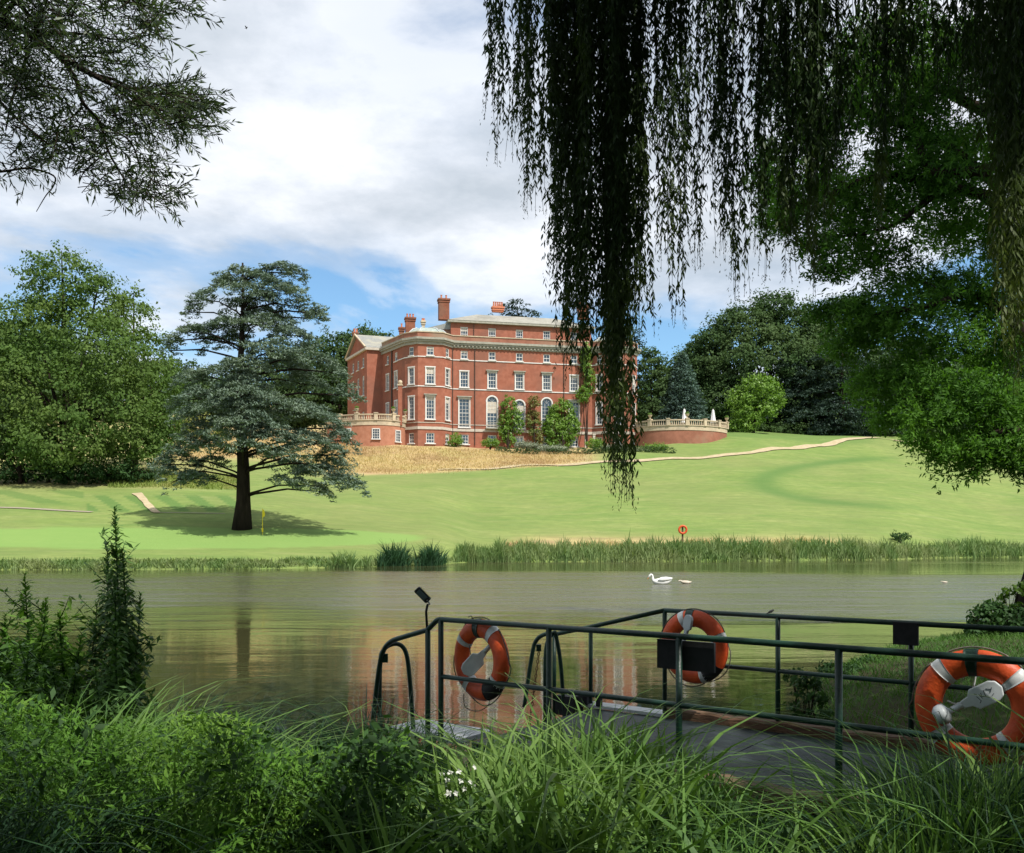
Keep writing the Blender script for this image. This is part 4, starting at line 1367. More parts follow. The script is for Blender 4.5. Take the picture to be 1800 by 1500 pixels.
wall_plant('wisteria', 'green climber left of the middle arched window, yellowing at the top', [(893, 715, 14, 24), (905, 740, 16, 26), (895, 765, 14, 18), (885, 745, 10, 20)], M['l_light'], dens=2.2)
wall_plant('wisteria', 'loose rusty green climber between the arched windows', [(940, 710, 12, 22), (938, 740, 12, 24), (948, 765, 10, 16)], M['autumn'], dens=2.0)
wall_plant('magnolia_tree', 'dense bright green wall shrub right of the middle of the house', [(990, 720, 24, 22), (975, 745, 20, 22), (1000, 745, 22, 26), (985, 768, 24, 18)], M['l_light'], D=151.5, cat='shrub', dens=3.4)
wall_plant('wisteria', 'green climber high on the wall beside the right bay', [(1032, 625, 9, 28), (1038, 665, 9, 26), (1026, 690, 12, 14)], M['l_light'], D=153.5)
bushes = [(800, 774, 13, 12, 'l_light', 'round green bush below the left bay'), (862, 779, 16, 7, 'l_light', 'low green bush under the first arched window'), (1044, 780, 16, 8, 'l_light', 'low green bush under the right bay'),
          (925, 783, 20, 6, 'lavender', 'grey-green flower bush below the climbers'), (970, 790, 30, 5, 'lavender', 'grey-green flower border in front of the wall shrub'),
          (1080, 788, 26, 6, 'lavender', 'pale flower border at the foot of the right bay'), (1150, 787, 24, 5, 'l_light', 'low clipped bush at the foot of the right terrace'), (1125, 793, 16, 5, 'lavender', 'silvery bush left of the right terrace')]
for x, y, rx, ry, m, lab in bushes:
    D = 149.5
    broadleaf('garden_bush', lab, x, D, [(x, y, rx, ry), (x + rx * .4, y + 1, rx * .6, ry * .8)], M[m], 4, .45, 20, .2, .13, cat='bush')
hp = np.array([(860, 793), (940, 797), (1010, 800), (1110, 800), (1180, 795)])
for (a, b, lab) in ((875, 945, 'low dark clipped hedge in front of the climbers'), (965, 1185, 'long low dark clipped hedge in front of the right half of the house')):
    D = 146.5
    X0 = (a - 900) / F * D
    root = empty('clipped_hedge', (X0, D, tz(X0, D)), lab, 'hedge')
    xs = np.arange(a, b, 3.0)
    W_ = []
    for x in xs:
        X = (x - 900) / F * D
        W_.append((X - X0, 0, tz(X, D) - tz(X0, D) + .45, .5, .5, .5))
    c, n = blob_surface(W_, 9, (.85, 1.02), .9)
    quad_obj('foliage', tufts(c, n, .2, 10, .16, .1), M['l_far'], root)

# ------------------------------------------------------------------ lakeside grass and reeds
def blades(base, h, ang, lean, droop, width, segs=5, twist=None):
    """curved grass blades. base (N,3), h/ang/lean/droop/width (N)"""
    n = len(base)
    t = np.linspace(0, 1, segs + 1)[None, :, None]
    dirh = np.stack([np.cos(ang), np.sin(ang), np.zeros(n)], 1)[:, None, :]
    h = h[:, None, None]; le = lean[:, None, None]; dr = droop[:, None, None]
    p = base[:, None, :] + dirh * h * (le * t + dr * t ** 2.9) + np.array([0, 0, 1.0]) * h * (t - dr * .62 * t ** 3.2) * (1 - .25 * le)
    tw = (ang + math.pi / 2 if twist is None else twist)
    side = np.stack([np.cos(tw), np.sin(tw), np.zeros(n)], 1)[:, None, :]
    wd = width[:, None, None] * np.minimum(1.0, (1.02 - t) * 2.2) * (.6 + .4 * np.minimum(1, t * 5))
    a = p - side * wd / 2; b = p + side * wd / 2
    v = np.stack([a, b], 2).reshape(n, -1, 3)       # n, (segs+1)*2, 3
    k = np.arange(segs) * 2
    f = np.stack([k, k + 1, k + 3, k + 2], 1)
    faces = (f[None] + (np.arange(n) * (segs + 1) * 2)[:, None, None]).reshape(-1, 4)
    return v.reshape(-1, 3), faces


def blade_obj(name, parts, m, parent=None, loc=None):
    vs_, fs = [], []; o = 0
    for v, f in parts:
        vs_.append(v); fs.append(f + o); o += len(v)
    v = np.concatenate(vs_)
    if loc is not None: v = v - np.array(loc)
    me = np_mesh(name, v, np.concatenate(fs), True)
    me.materials.append(m)
    ob = bpy.data.objects.new(name, me)
    if loc is not None: ob.location = loc
    return link(ob, parent)


_SP = np.arange(-400, 2400, 4.0)
_SD = []
for _p in _SP:
    _d = np.arange(50, 110, .1)
    _z = terrain_z((_p - 900) / F * _d, _d)
    _SD.append(_d[np.argmax(_z > 0.03)])
_SD = np.array(_SD)


def shore_Y(px):
    return np.interp(px, _SP, _SD)


def far_reeds(n, px0, px1, h0, h1, depth=(0, 2.2), wd=.06, seed_clump=9):
    px = rng.uniform(px0, px1, n)
    clump = .5 + .32 * np.sin(px / seed_clump + np.sin(px / 23) * 3) * np.sin(px / 31 + 1) + .3 * np.sin(px / 4.3) * np.sin(px / 2.9 + 2)
    D = shore_Y(px) + rng.uniform(depth[0], depth[1], n)
    X = (px - 900) / F * D
    z = np.maximum(terrain_z(X, D), -.1)
    h = rng.uniform(h0, h1, n) * (.55 + .55 * clump)
    return blades(np.stack([X, D, z - .1], 1), h, rng.uniform(0, 2 * math.pi, n), rng.uniform(0, .25, n), rng.uniform(0, .45, n), rng.uniform(.6, 1.3, n) * wd, 4, rng.normal(0, .6, n))


o = blade_obj('reeds', [far_reeds(8000, 870, 1810, .8, 1.75, (-.3, 2.6), .075), far_reeds(1400, 800, 900, .8, 1.5, (-.2, 1.5), .06), far_reeds(2200, 1100, 1600, 1.0, 2.0, (.3, 2.2), .08, 5)], M['reed'])
props(o, 'green reeds growing along the far shore of the lake', 'reeds', kind='stuff')
for (a, b, hh, n, lab) in ((572, 634, 1.5, 500, 'short clump of reeds nearest the cedar on the far shore'), (664, 722, 2.1, 800, 'tallest dark reed clump on the far shore'), (730, 782, 2.0, 700, 'dark reed clump just right of the tallest one'), (640, 655, 1.3, 200, 'thin tuft of reeds between the clumps on the far shore')):
    D = float(shore_Y((a + b) / 2)); X = ((a + b) / 2 - 900) / F * D
    px = np.clip(rng.normal((a + b) / 2, (b - a) / 4.2, n), a, b)
    DD = shore_Y(px) + rng.uniform(-.7, 1.2, n)
    XX = (px - 900) / F * DD
    prof = np.clip(1 - ((px - (a + b) / 2) / ((b - a) / 2 + 6)) ** 4, .3, 1)
    part = blades(np.stack([XX, DD, np.full(n, -.1)], 1), hh * prof * rng.uniform(.45, 1.15, n) * (.8 + .25 * np.sin(px / 3.1) * np.sin(px / 1.7)), rng.uniform(0, 6.28, n), rng.uniform(.05, .35, n), rng.uniform(0, .5, n), rng.uniform(.04, .08, n), 4, rng.normal(0, .6, n))
    o = blade_obj('reed_clump', [part], M['blade_dark' if hh > 1.9 else 'reed'], loc=(X, D, 0))
    props(o, lab, 'reeds', 'reed clumps on the far shore')


def bank_fringe():
    n = 9000
    px = rng.uniform(-120, 900, n)
    D = shore_Y(px) + rng.uniform(-.1, 1.1, n)
    X = (px - 900) / F * D
    z = terrain_z(X, D)
    a = blades(np.stack([X, D, z - .05], 1), rng.uniform(.15, .5, n), rng.uniform(0, 6.28, n), rng.uniform(0, .5, n), rng.uniform(0, .6, n), rng.uniform(.04, .08, n), 3, rng.normal(0, .7, n))
    o = blade_obj('bank_grass', [a], M['reed'])
    props(o, 'fringe of rough grass on the left part of the far shore', 'grass', kind='stuff')
    # dry verge grass behind the reeds
    n = 5000
    px = rng.uniform(880, 1500, n); D = shore_Y(px) + rng.uniform(2.4, 5.5, n); X = (px - 900) / F * D
    a = blades(np.stack([X, D, terrain_z(X, D) - .05], 1), rng.uniform(.3, .85, n) * (.6 + .4 * np.sin(px / 27)), rng.uniform(0, 6.28, n), rng.uniform(0, .5, n), rng.uniform(0, .6, n), rng.uniform(.03, .06, n), 3, rng.normal(0, .7, n))
    o = blade_obj('verge_grass', [a], M['drygrass'])
    props(o, 'pale dry grass on the verge behind the far reeds', 'grass', kind='stuff')
    # golden hay meadow below the house
    n = 33000
    px = rng.uniform(560, 1060, n); D = rng.uniform(126, 149, n); X = (px - 900) / F * D
    Z = terrain_z(X, D); py = HOR - (Z - EYE) * F / D
    k = (py < np.interp(px, [560, 780, 1000, 1060], [836, 829, 815, 810]) + rng.normal(0, 2.6, n)) & (rng.random(n) < smooth_step(px, 1060, 960)) & (py > 786 + 8 * smooth_step(px, 700, 900))
    X, D, Z = X[k], D[k], Z[k]; n = len(X)
    a = blades(np.stack([X, D, Z - .05], 1), rng.uniform(.22, .62, n), rng.uniform(0, 6.28, n), rng.uniform(0, .4, n), rng.uniform(0, .5, n), rng.uniform(.04, .085, n), 2, rng.normal(0, .7, n))
    n = 7000
    px = rng.uniform(300, 620, n); D = rng.uniform(122, 156, n); X2 = (px - 900) / F * D; Z2 = terrain_z(X2, D)
    b = blades(np.stack([X2, D, Z2 - .05], 1), rng.uniform(.35, .8, n), rng.uniform(0, 6.28, n), rng.uniform(0, .4, n), rng.uniform(0, .5, n), rng.uniform(.06, .12, n), 2, rng.normal(0, .7, n))
    o = blade_obj('meadow_grass', [a, b], M['drygrass'])
    props(o, 'tall golden meadow grass on the slope below the house', 'grass', kind='stuff')
    n = 5000
    px = rng.uniform(190, 430, n); D = rng.uniform(97, 108, n); X = (px - 900) / F * D; Z = terrain_z(X, D)
    a = blades(np.stack([X, D, Z - .05], 1), rng.uniform(.2, .7, n), rng.uniform(0, 6.28, n), rng.uniform(0, .5, n), rng.uniform(0, .6, n), rng.uniform(.05, .10, n), 3, rng.normal(0, .7, n))
    o = blade_obj('rough_grass', [a], M['roughgrass'])
    props(o, 'rough long grass along the top of the left bank', 'grass', kind='stuff')


bank_fringe()
broadleaf('lakeside_bush', 'small dark bush on the verge behind the far right reeds', 1582, 88, [(1582, 944, 17, 7)], M['l_dark_herb'], 6, .3, 16, .16, .1, cat='bush')

# golf flag, distant lifebuoy post ---------------------------------
p = P(461.5, 936, 73); z0 = tz(p[0], p[1])
o = empty('golf_flag', (p[0], p[1], z0), 'yellow golf flag on a thin pole in the green beside the cedar', 'flag')
mb = MB(); mb.tube([(0, 0, 0), (0, 0, 2.05)], .022, 6); mb.build('pole', M['yellow'], o)
mb = MB()
fl = [(0, 0, 2.0), (0, 0, 1.4), (.1, .02, 1.38), (.17, -.03, 1.45), (.2, .02, 1.62), (.12, 0, 1.95)]
mb.add([(x, y - .015, z) for x, y, z in fl] + [(x, y + .015, z) for x, y, z in fl], [(0, 1, 2, 3, 4, 5), (11, 10, 9, 8, 7, 6)] + [(i, (i + 1) % 6, (i + 1) % 6 + 6, i + 6) for i in range(6)])
mb.build('flag', M['yellow'], o)
mb = MB(); mb.box((0, 0, .35), (.1, .1, .3)); mb.build('marker', M['yellow'], o)


def torus(mb, R, r, a0=0.0, a1=2 * math.pi, n=48, k=14, sq=1.0, m=0, closed=True):
    """ring in the local XZ plane, axis Y"""
    vs_ = []
    na = n if closed else n + 1
    for i in range(na):
        t = a0 + (a1 - a0) * i / n
        for j in range(k):
            s = 2 * math.pi * j / k
            rr = R + r * math.cos(s)
            vs_.append((rr * math.cos(t), r * sq * math.sin(s), rr * math.sin(t)))
    fs = []
    for i in range(n):
        i2 = (i + 1) % na if closed else i + 1
        for j in range(k):
            j2 = (j + 1) % k
            fs.append((i * k + j, i * k + j2, i2 * k + j2, i2 * k + j))
    if not closed:
        fs += [tuple(range(k)), tuple(range(n * k, (n + 1) * k))[::-1]]
    return mb.add(vs_, fs, m)


p = P(1200, 945, 79.5); z0 = tz(p[0], p[1])
o = empty('lifebuoy_post', (p[0], p[1], z0), 'small orange lifebuoy on a wooden post at the far shore', 'lifebuoy post')
mb = MB(); mb.box((0, .06, .75), (.14, .1, 1.9)); mb.build('post', M['timber'], o)
mb = MB(); torus(mb, .29, .085, n=28, k=10); r = mb.build('ring', M['orange'], o, True); r.location = (0, -.06, 1.45); r.scale = (1.1, 1, 1.1)

# swans ------------------------------------------------------------
def swan(px, py, s, label, m, head_down=False, cyg=False):
    D = EYE * F / (py - HOR)
    p = P(px, py, D)
    root = empty('cygnet' if cyg else 'swan', (p[0], p[1], 0), label, 'cygnet' if cyg else 'swan')
    mb = MB()
    if cyg:
        pts = [(.34, 0, .14), (.26, 0, .10), (.1, 0, .08), (-.1, 0, .09), (-.24, 0, .12), (-.3, 0, .17), (-.33, 0, .2), (-.42, 0, .18), (-.5, 0, .15)]
        rr = [.01, .06, .12, .12, .08, .05, .045, .05, .02]
    else:
        pts = [(.62, 0, .26), (.5, 0, .2), (.3, 0, .13), (.05, 0, .1), (-.2, 0, .12), (-.36, 0, .17), (-.43, 0, .28), (-.42, 0, .42), (-.47, 0, .52), (-.55, 0, .50), (-.6, 0, .42), (-.64, 0, .36)]
        rr = [.015, .09, .18, .21, .18, .11, .065, .05, .05, .055, .05, .03]
    pts = np.array(pts) * s
    # refine the loft
    t = np.linspace(0, len(pts) - 1, 34)
    q = np.stack([np.interp(t, range(len(pts)), pts[:, i]) for i in range(3)], 1)
    r_ = np.interp(t, range(len(rr)), rr) * s
    for _ in range(2):
        q[1:-1] = (q[:-2] + 2 * q[1:-1] + q[2:]) / 4
    mb.tube(q, r_, 12)
    mb.build('body', m, root, True)
    if not cyg:
        wg = MB()
        for sg in (-1, 1):
            w_ = [(-.15, .17 * sg, .2), (.1, .2 * sg, .26), (.35, .15 * sg, .29), (.56, .06 * sg, .3), (.66, .03 * sg, .33)]
            wg.tube(np.array(w_) * s, np.array([.06, .11, .10, .06, .01]) * s, 8, squash=np.array([1, .6, 1.0]))
        wg.build('wing', m, root, True)
        bk = MB(); bk.tube(np.array([(-.64, 0, .36), (-.69, 0, .29), (-.71, 0, .25)]) * s, np.array([.028, .02, .008]) * s, 6)
        bk.build('beak', M['beak'], root)
    return root


swan(1161, 1027, .82, 'white adult swan with curved neck on the far side of the lake', M['swan'])
swan(1206, 1026.5, .72, 'pale brown cygnet just right of the adult swan', M['cygnet'], cyg=True)
swan(1661, 1025, .38, 'tiny lone cygnet far right of the adult swan', M['cygnet'], cyg=True)

# ------------------------------------------------------------------ jetty
dN = np.array([.8015, -.598, 0]); nN = np.array([.598, .8015, 0])
J0 = np.array([-.625, 8.1, 0])
WID = 2.1


def JN(s, z, o=0.0): return J0 + dN * s + nN * o + UP * z
def JF(s, z, o=0.0): return J0 + dN * s + nN * (WID + o) + UP * z


def arc_pts(pts, n=24):
    """smooth curve through points (Catmull-Rom)"""
    pts = [np.array(p, float) for p in pts]
    P_ = [pts[0] * 2 - pts[1]] + pts + [pts[-1] * 2 - pts[-2]]
    out = []
    for i in range(1, len(P_) - 2):
        for t in np.linspace(0, 1, n, endpoint=False):
            a, b, c, d = P_[i - 1:i + 3]
            out.append(.5 * ((2 * b) + (-a + c) * t + (2 * a - 5 * b + 4 * c - d) * t * t + (-a + 3 * b - 3 * c + d) * t ** 3))
    out.append(pts[-1])
    return out


jet = empty('jetty', (0, 0, 0), 'dark green metal railed jetty with timber edges over the near water', 'jetty')
RR = .0235


def rail(pts, r=RR, n=10, name='rail'):
    mb = MB(); mb.tube(pts, r, n); return mb.build(name, M['rail_green'], jet, True)


# near side top rail with its dropped, curved end
rail([JN(0, 1.455), JN(2.3, 1.457), JN(4.6, 1.457), JN(6.6, 1.457)])
rail(arc_pts([JN(0, 1.455), JN(-.05, 1.44), JN(-.15, 1.36), JN(-.22, 1.335), JN(-.45, 1.27), JN(-.60, 1.22), JN(-.70, 1.13), JN(-.76, .95), JN(-.86, .35)], 6))
rail([JN(0, .955), JN(2.3, .955), JN(4.6, .957), JN(6.6, .957)], .021)
# far side
rail([JF(1.10, 1.45), JF(3.4, 1.452), JF(6.6, 1.455)])
rail([JF(1.10, 1.45), JF(.24, 1.235), JF(-.12, 1.15), JF(-.22, 1.125)])
rail(arc_pts([JF(-.22, 1.125), JF(-.34, 1.12), JF(-.46, 1.04), JF(-.52, .85), JF(-.62, .3)], 6))
rail([JF(1.10, .95), JF(3.4, .952), JF(6.6, .955)], .021)
for s in (0, 1.15, 2.3, 3.45, 4.6, 5.75):
    rail([JN(s, -.3 if s < 2 else .2), JN(s, 1.45)], .0245, 10, 'post')
rail([JN(-.154, -.2), JN(-.154, 1.36)], .0245, 10, 'post')
for s in (1.10, 2.25, 3.4, 4.55, 5.7):
    rail([JF(s, .3), JF(s, 1.445)], .0225, 10, 'post')
rail([JF(.24, .3), JF(.24, 1.235)], .0225, 10, 'post')
rail([JF(-.22, .25), JF(-.22, 1.12)], .0225, 10, 'post')
# ladder hoops at the water end
for (px0, px1, top, bot, D, nm) in ((667, 727, 1132, 1290, 8.75, 'ladder_hoop'), (958, 993, 1112, 1275, 9.6, 'ladder_hoop')):
    pts = [P(px0, bot, D), P(px0 + 1, top + 40, D), P(px0 + 8, top + 10, D), P((px0 + px1) / 2, top, D), P(px1 - 14, top + 14, D), P(px1 - 7, top + 60, D), P(px1, bot, D)]
    rail(arc_pts(pts, 6), .0215, 10, nm)


def chain(p0, p1, sag, n):
    mb = MB()
    for i in range(n):
        t = (i + .5) / n
        c = np.array(p0) * (1 - t) + np.array(p1) * t - UP * sag * 4 * t * (1 - t)
        d = unit(np.array(p1, float) - np.array(p0, float))
        a = unit(np.cross(d, [0, 1, .2])); b = np.cross(d, a)
        q = a if i % 2 else b
        L_ = np.linalg.norm(np.array(p1) - np.array(p0)) / n * .62
        ring = [c + d * L_ * math.cos(k) + q * L_ * .5 * math.sin(k) for k in np.linspace(0, 2 * math.pi, 9)]
        mb.tube(ring, .0045, 4, cap=False)
    return mb.build('chain', M['rust'], jet)


chain(P(668, 1155, 8.6), P(662, 1262, 8.6), 0, 22)
chain(P(948, 1140, 9.4), P(927, 1300, 9.2), .02, 26)
mb = MB(); mb.box(P(677, 1157, 8.55), (.05, .04, .08)); mb.build('chain_bracket', M['rail_green'], jet)
mb = MB(); mb.box(P(947, 1139, 9.4), (.05, .04, .07)); mb.build('chain_bracket', M['rail_green'], jet)
# deck: three sheet plates with open joints, timber kerbs, underside beams
ax = [dN, nN, UP]
for a, b in ((.30, 2.28), (2.292, 4.4), (4.412, 7.2)):
    mb = MB(); mb.box(JN((a + b) / 2, .375, WID / 2 + .0), (b - a, WID - .12, .05), ax)
    mb.build('deck_plate', M['deck'], jet)


def kerb(f, s0, s1, z, o, h=.12, wdt=.16):
    mb = MB()
    n = 26
    for i in range(n):
        pass
    ss = np.linspace(s0, s1, n)
    vs_ = []
    for i, s in enumerate(ss):
        j = .008 * math.sin(i * 1.9) + .006 * math.sin(i * .7)
        for du, dz in ((-.5, -.5), (.5, -.5), (.5, .35), (.38, .5), (-.38, .5), (-.5, .35)):
            vs_.append(f(s, z + dz * h + j, o + du * wdt + j * .7))
    fs = [(i * 6 + k, i * 6 + (k + 1) % 6, (i + 1) * 6 + (k + 1) % 6, (i + 1) * 6 + k) for i in range(n - 1) for k in range(6)]
    fs += [tuple(range(6))[::-1], tuple(range((n - 1) * 6, n * 6))]
    mb.add(vs_, fs)
    return mb.build('kerb_beam', M['timber'], jet)


kerb(JN, 1.6, 4.05, .43, -.04)
kerb(JN, 4.06, 7.2, .43, -.04)
kerb(JF, 1.15, 3.9, .43, .02)
kerb(JF, 3.92, 7.2, .43, .02)
mb = MB(); mb.box(JF(.52, .42, .03), (1.2, .2, .03), ax); mb.build('landing_ledge', M['alu'], jet)
mb = MB(); mb.box(JN(-.45, .33, .5), (.9, .5, .05), ax); mb.build('landing_ledge', M['alu'], jet)
mb = MB(); mb.box(JF(.05, .42, -.12), (.22, .2, .2), ax); mb.box(JF(.38, .5, -.06), (.05, .05, .14), ax); mb.box(JF(.22, .5, -.06), (.05, .05, .14), ax); mb.box(JF(.3, .53, -.06), (.2, .03, .03), ax)
mb.build('mooring_cleat', M['black'], jet)
for o_ in (.25, 1.85):
    mb = MB(); mb.box(JN(3.7, .25, o_), (7.0, .1, .19), ax); mb.build('joist', M['timber'], jet)


# boards on the rails
def board(f, s, z, w_, h, off, label, name='notice_board', t=.03):
    o = empty(name, f(s, z, off), label, 'notice board')
    mb = MB()
    ax_ = [dN, nN, UP]
    mb.box((0, 0, 0), (w_, t, h), ax_); mb.build('panel', M['black'], o)
    mb = MB(); mb.box(nN * (.03 if off < .5 else -.03), (w_ * .5, .03, .03), ax_); mb.build('bracket', M['rail_green'], o)
    return o


board(JN, 2.33, 1.315, .455, .215, .05, 'black notice board seen from behind on the near rail in front of a lifebuoy')
board(JF, 3.37, 1.37, .20, .19, -.05, 'small black notice board on a post of the far rail')


def lifebuoy(centre, yaw, tilt, roll, label, R=.272, r=.082, dark=None):
    o = empty('lifebuoy', centre, label, 'lifebuoy', 'orange lifebuoys on the jetty rails')
    # local ring plane XZ; yaw about Z so that X lies along the rail
    o.rotation_euler = (tilt, 0, yaw)
    mb = MB(); torus(mb, R, r, n=56, k=16, sq=.72); mb.build('ring', M['orange'], o, True)
    for k in range(4):
        a = roll + k * math.pi / 2
        mb = MB(); torus(mb, R, r * 1.03, a - .10, a + .10, 5, 16, .74, closed=False); mb.build('tape_band', M['tape'], o, True)
    # grab line: loops between the bands
    mb = MB()
    for k in range(4):
        a0 = roll + k * math.pi / 2 + .08; a1 = a0 + math.pi / 2 - .16
        pts = []
        for t in np.linspace(0, 1, 14):
            a = a0 + (a1 - a0) * t
            rr = R + r * 1.06 + .035 * math.sin(math.pi * t) * (1.0 if math.sin(a) < 0 else .25)
            pts.append((rr * math.cos(a), .01 * math.sin(7 * t), rr * math.sin(a)))
        mb.tube(pts, .0055, 5)
    mb.build('grab_line', M['rope'], o, True)
    if dark is not None:
        mb = MB(); torus(mb, R, r * 1.04, dark - .3, dark + .3, 8, 14, .75, closed=False); mb.build('dark_arc', M['black'], o, True)  # black arc round the lower right of the ring
    # black webbing strap hung from the rail
    mb = MB(); torus(mb, R, r * 1.05, math.pi / 2 - .12 + .08, math.pi / 2 + .12 + .08, 4, 14, .76, closed=False); mb.build('strap', M['rail_green'], o, True)
    return o


yawN = math.atan2(dN[1], dN[0])


def at_rail(px, py, f, off):
    """point on a rail line whose column is px"""
    t = (px - 900) / F
    b = f(0, 0, off)
    s = (t * b[1] - b[0]) / (dN[0] - t * dN[1])
    q = f(s, 0, off)
    return P(px, py, q[1])


c1 = at_rail(846, 1160, JN, .10); c2 = at_rail(1220, 1137, JF, -.11); c3 = at_rail(1716, 1243, JN, .12)
lifebuoy(c1, yawN - .22, .0, .52 - 1.57 * 0 + math.pi * .0 + 3.05 - 2.6, 'orange lifebuoy nearest the water end, with a white line holder across it', dark=-.95)
lifebuoy(c2, yawN - .05, .03, 1.95, 'orange lifebuoy on the far rail behind the black board', dark=-.85)
lifebuoy(c3, yawN + .02, -.03, .72, 'large near orange lifebuoy at the right edge of the photo')


def line_holder(c, yaw, ang, label, s=1.0, marks=False, thick=.03):
    """white paddle-shaped throwing line holder; local X along its length"""
    o = empty('line_holder', c, label, 'line holder', 'white throwing line holders')
    o.rotation_euler = (0, -ang, yaw)
    out = [(-.02, -.022), (.03, -.03), (.055, -.062), (.17, -.062), (.205, -.045), (.222, 0), (.205, .045), (.17, .062), (.055, .062), (.03, .03), (-.02, .022)]
    n = len(out)

    def slab(mb, outl, t):
        k = len(outl)
        mb.add([(x * s, -t, z * s) for x, z in outl] + [(x * s, t, z * s) for x, z in outl],
               [tuple(range(k)), tuple(range(k, 2 * k))[::-1]] + [(i, i + k, (i + 1) % k + k, (i + 1) % k) for i in range(k)])
    mb = MB(); slab(mb, out, thick * .5)
    ob = mb.build('blade', M['whiteplastic'], o)
    bv = ob.modifiers.new('edge', 'BEVEL'); bv.width = .006; bv.segments = 2
    mb = MB(); mb.tube([(-.015 * s, 0, 0), (-.10 * s, 0, 0)], [.021 * s, .018 * s], 10); mb.build('neck', M['whiteplastic'], o, True)
    mb = MB()
    # dished end
    pr = [(-.10, .02), (-.115, .055), (-.135, .062), (-.165, .058), (-.185, .04), (-.19, .0)]
    mb.tube([(x * s, 0, 0) for x, r in pr], [max(.003, r) * s for x, r in pr], 14)
    mb.build('line_cup', M['whiteplastic'], o, True)
    if marks:
        k = 0
        for (x0, z0, x1, z1) in [(.075, .012, .085, -.02), (.085, -.02, .072, -.03), (.092, .018, .098, -.012), (.105, .02, .100, .0), (.1, 0, .115, -.008), (.125, .028, .118, -.01), (.118, -.01, .135, -.022),
                                 (.14, .03, .165, .012), (.150, .0, .172, .022), (.15, -.02, .165, -.012), (.07, .03, .082, .022)]:
            pass
            mbm = MB() if k == 0 else mbm
            a = np.array([x0 * s, -thick * .5 - .0012, z0 * s]); b = np.array([x1 * s, -thick * .5 - .0012, z1 * s])
            mbm.tube([a, b], .0018, 4); k += 1
        mbm.build('handwriting', M['ink'], o)
    return o


line_holder(P(1697, 1237, c3[1] - .02), yawN + .12, math.radians(31), 'white line holder with dark handwriting inside the large near lifebuoy', 1.05, True)
line_holder(P(849, 1149, c1[1] - .06), math.pi - .12, math.radians(-47), 'white line holder tilted across the lifebuoy nearest the water end', 1.1)
line_holder(P(1206, 1112, c2[1] - .08), yawN - .3, math.radians(75), 'white line holder in the lifebuoy behind the black board', .8)
# loose ropes under the first lifebuoy
mb = MB()
mb.tube(arc_pts([P(815, 1220, 7.9), P(818, 1243, 7.9), P(840, 1250, 7.85), P(858, 1240, 7.85), P(861, 1225, 7.85)], 8), .004, 5)
mb.tube(arc_pts([P(823, 1085, 7.9), P(828, 1083, 7.9), P(832, 1090, 7.9)], 4), .004, 5)
mb.tube(arc_pts([P(825, 1135, 7.95), P(829, 1158, 7.95), P(836, 1172, 7.95)], 6), .004, 5)
props(mb.build('cord', M['rope'], None, True), 'thin loose cord hanging below the lifebuoy nearest the water end', 'cord')
mb = MB()
mb.tube(arc_pts([P(1665, 1232, 5.75), P(1680, 1237, 5.75), P(1700, 1228, 5.75), P(1712, 1205, 5.75), P(1716, 1180, 5.75)], 8), .0045, 5)
props(mb.build('cord', M['tape'], None, True), 'pale cord looped inside the large near lifebuoy', 'cord')

# solar flood light on its thin stem
o = empty('solar_lamp', P(751, 1108, 8.19), 'small solar floodlight on a thin stem above the jetty rail', 'lamp')
loc = P(751, 1108, 8.19)
st = [P(751, 1108, 8.19) - loc, P(749, 1075, 8.19) - loc, P(752, 1062, 8.19) - loc]
mb = MB(); mb.tube(st, .011, 8); mb.build('stem', M['black'], o, True)
c = P(743, 1046, 8.19) - loc
axl = np.array([.70, 0, -.71]); ax2 = np.array([.0, 1, 0]); ax3 = np.cross(axl, ax2)
mb = MB(); mb.box(c, (.155, .10, .062), [axl, ax2, -ax3]); hb = mb.build('housing', M['black'], o)
bv = hb.modifiers.new('edge', 'BEVEL'); bv.width = .012; bv.segments = 2
up3 = -ax3 if (-ax3)[2] > 0 else ax3
mb = MB(); mb.box(c + up3 * .034 + np.array([0, -.005, 0]), (.12, .085, .008), [axl, ax2, up3]); mb.build('solar_panel', M['solar'], o)
mb = MB(); mb.box(c - ax2 * .052 + axl * -.005, (.1, .006, .045), [axl, ax2, up3]); mb.build('lens', M['solar'], o)
mb = MB(); mb.tube(arc_pts([c + axl * .06 + np.array([0, -.05, 0]), c + axl * .09 - UP * .02, c + axl * .06 + np.array([0, .05, 0])], 5), .006, 6); mb.build('bracket', M['alu'], o, True)

# little bird on the rail and one in the sky
def bird(p, s, label, wings=False):
    o = empty('bird', p, label, 'bird')
    mb = MB()
    q = np.array([(-.07, 0, -.015), (-.045, 0, .0), (-.01, 0, .02), (.02, 0, .03), (.035, 0, .045), (.05, 0, .05), (.065, 0, .047)]) * s
    mb.tube(q, np.array([.004, .008, .02, .022, .016, .014, .002]) * s, 8); mb.build('body', M['black'], o, True)
    if wings:
        for sg in (-1, 1):
            mb = MB(); a = [(-.02, .015 * sg, .02), (.02, .015 * sg, .02), (.01, .09 * sg, .05), (-.03, .15 * sg, .03)]
            mb.add([np.array(v) * s for v in a] + [np.array(v) * s + np.array([0, 0, .004 * s]) for v in a], [(0, 1, 2, 3), (7, 6, 5, 4), (0, 4, 5, 1), (1, 5, 6, 2), (2, 6, 7, 3), (3, 7, 4, 0)])
            mb.build('wing', M['black'], o)


qb = at_rail(1357, 1079, JF, 0); qb = JF(2.18, 1.455 + RR + .0)
bird(qb, .55, 'tiny dark bird perched on the far jetty rail')
bird(P(433, 50, 40), 1.0, 'small dark bird flying high in the cloudy sky', True)
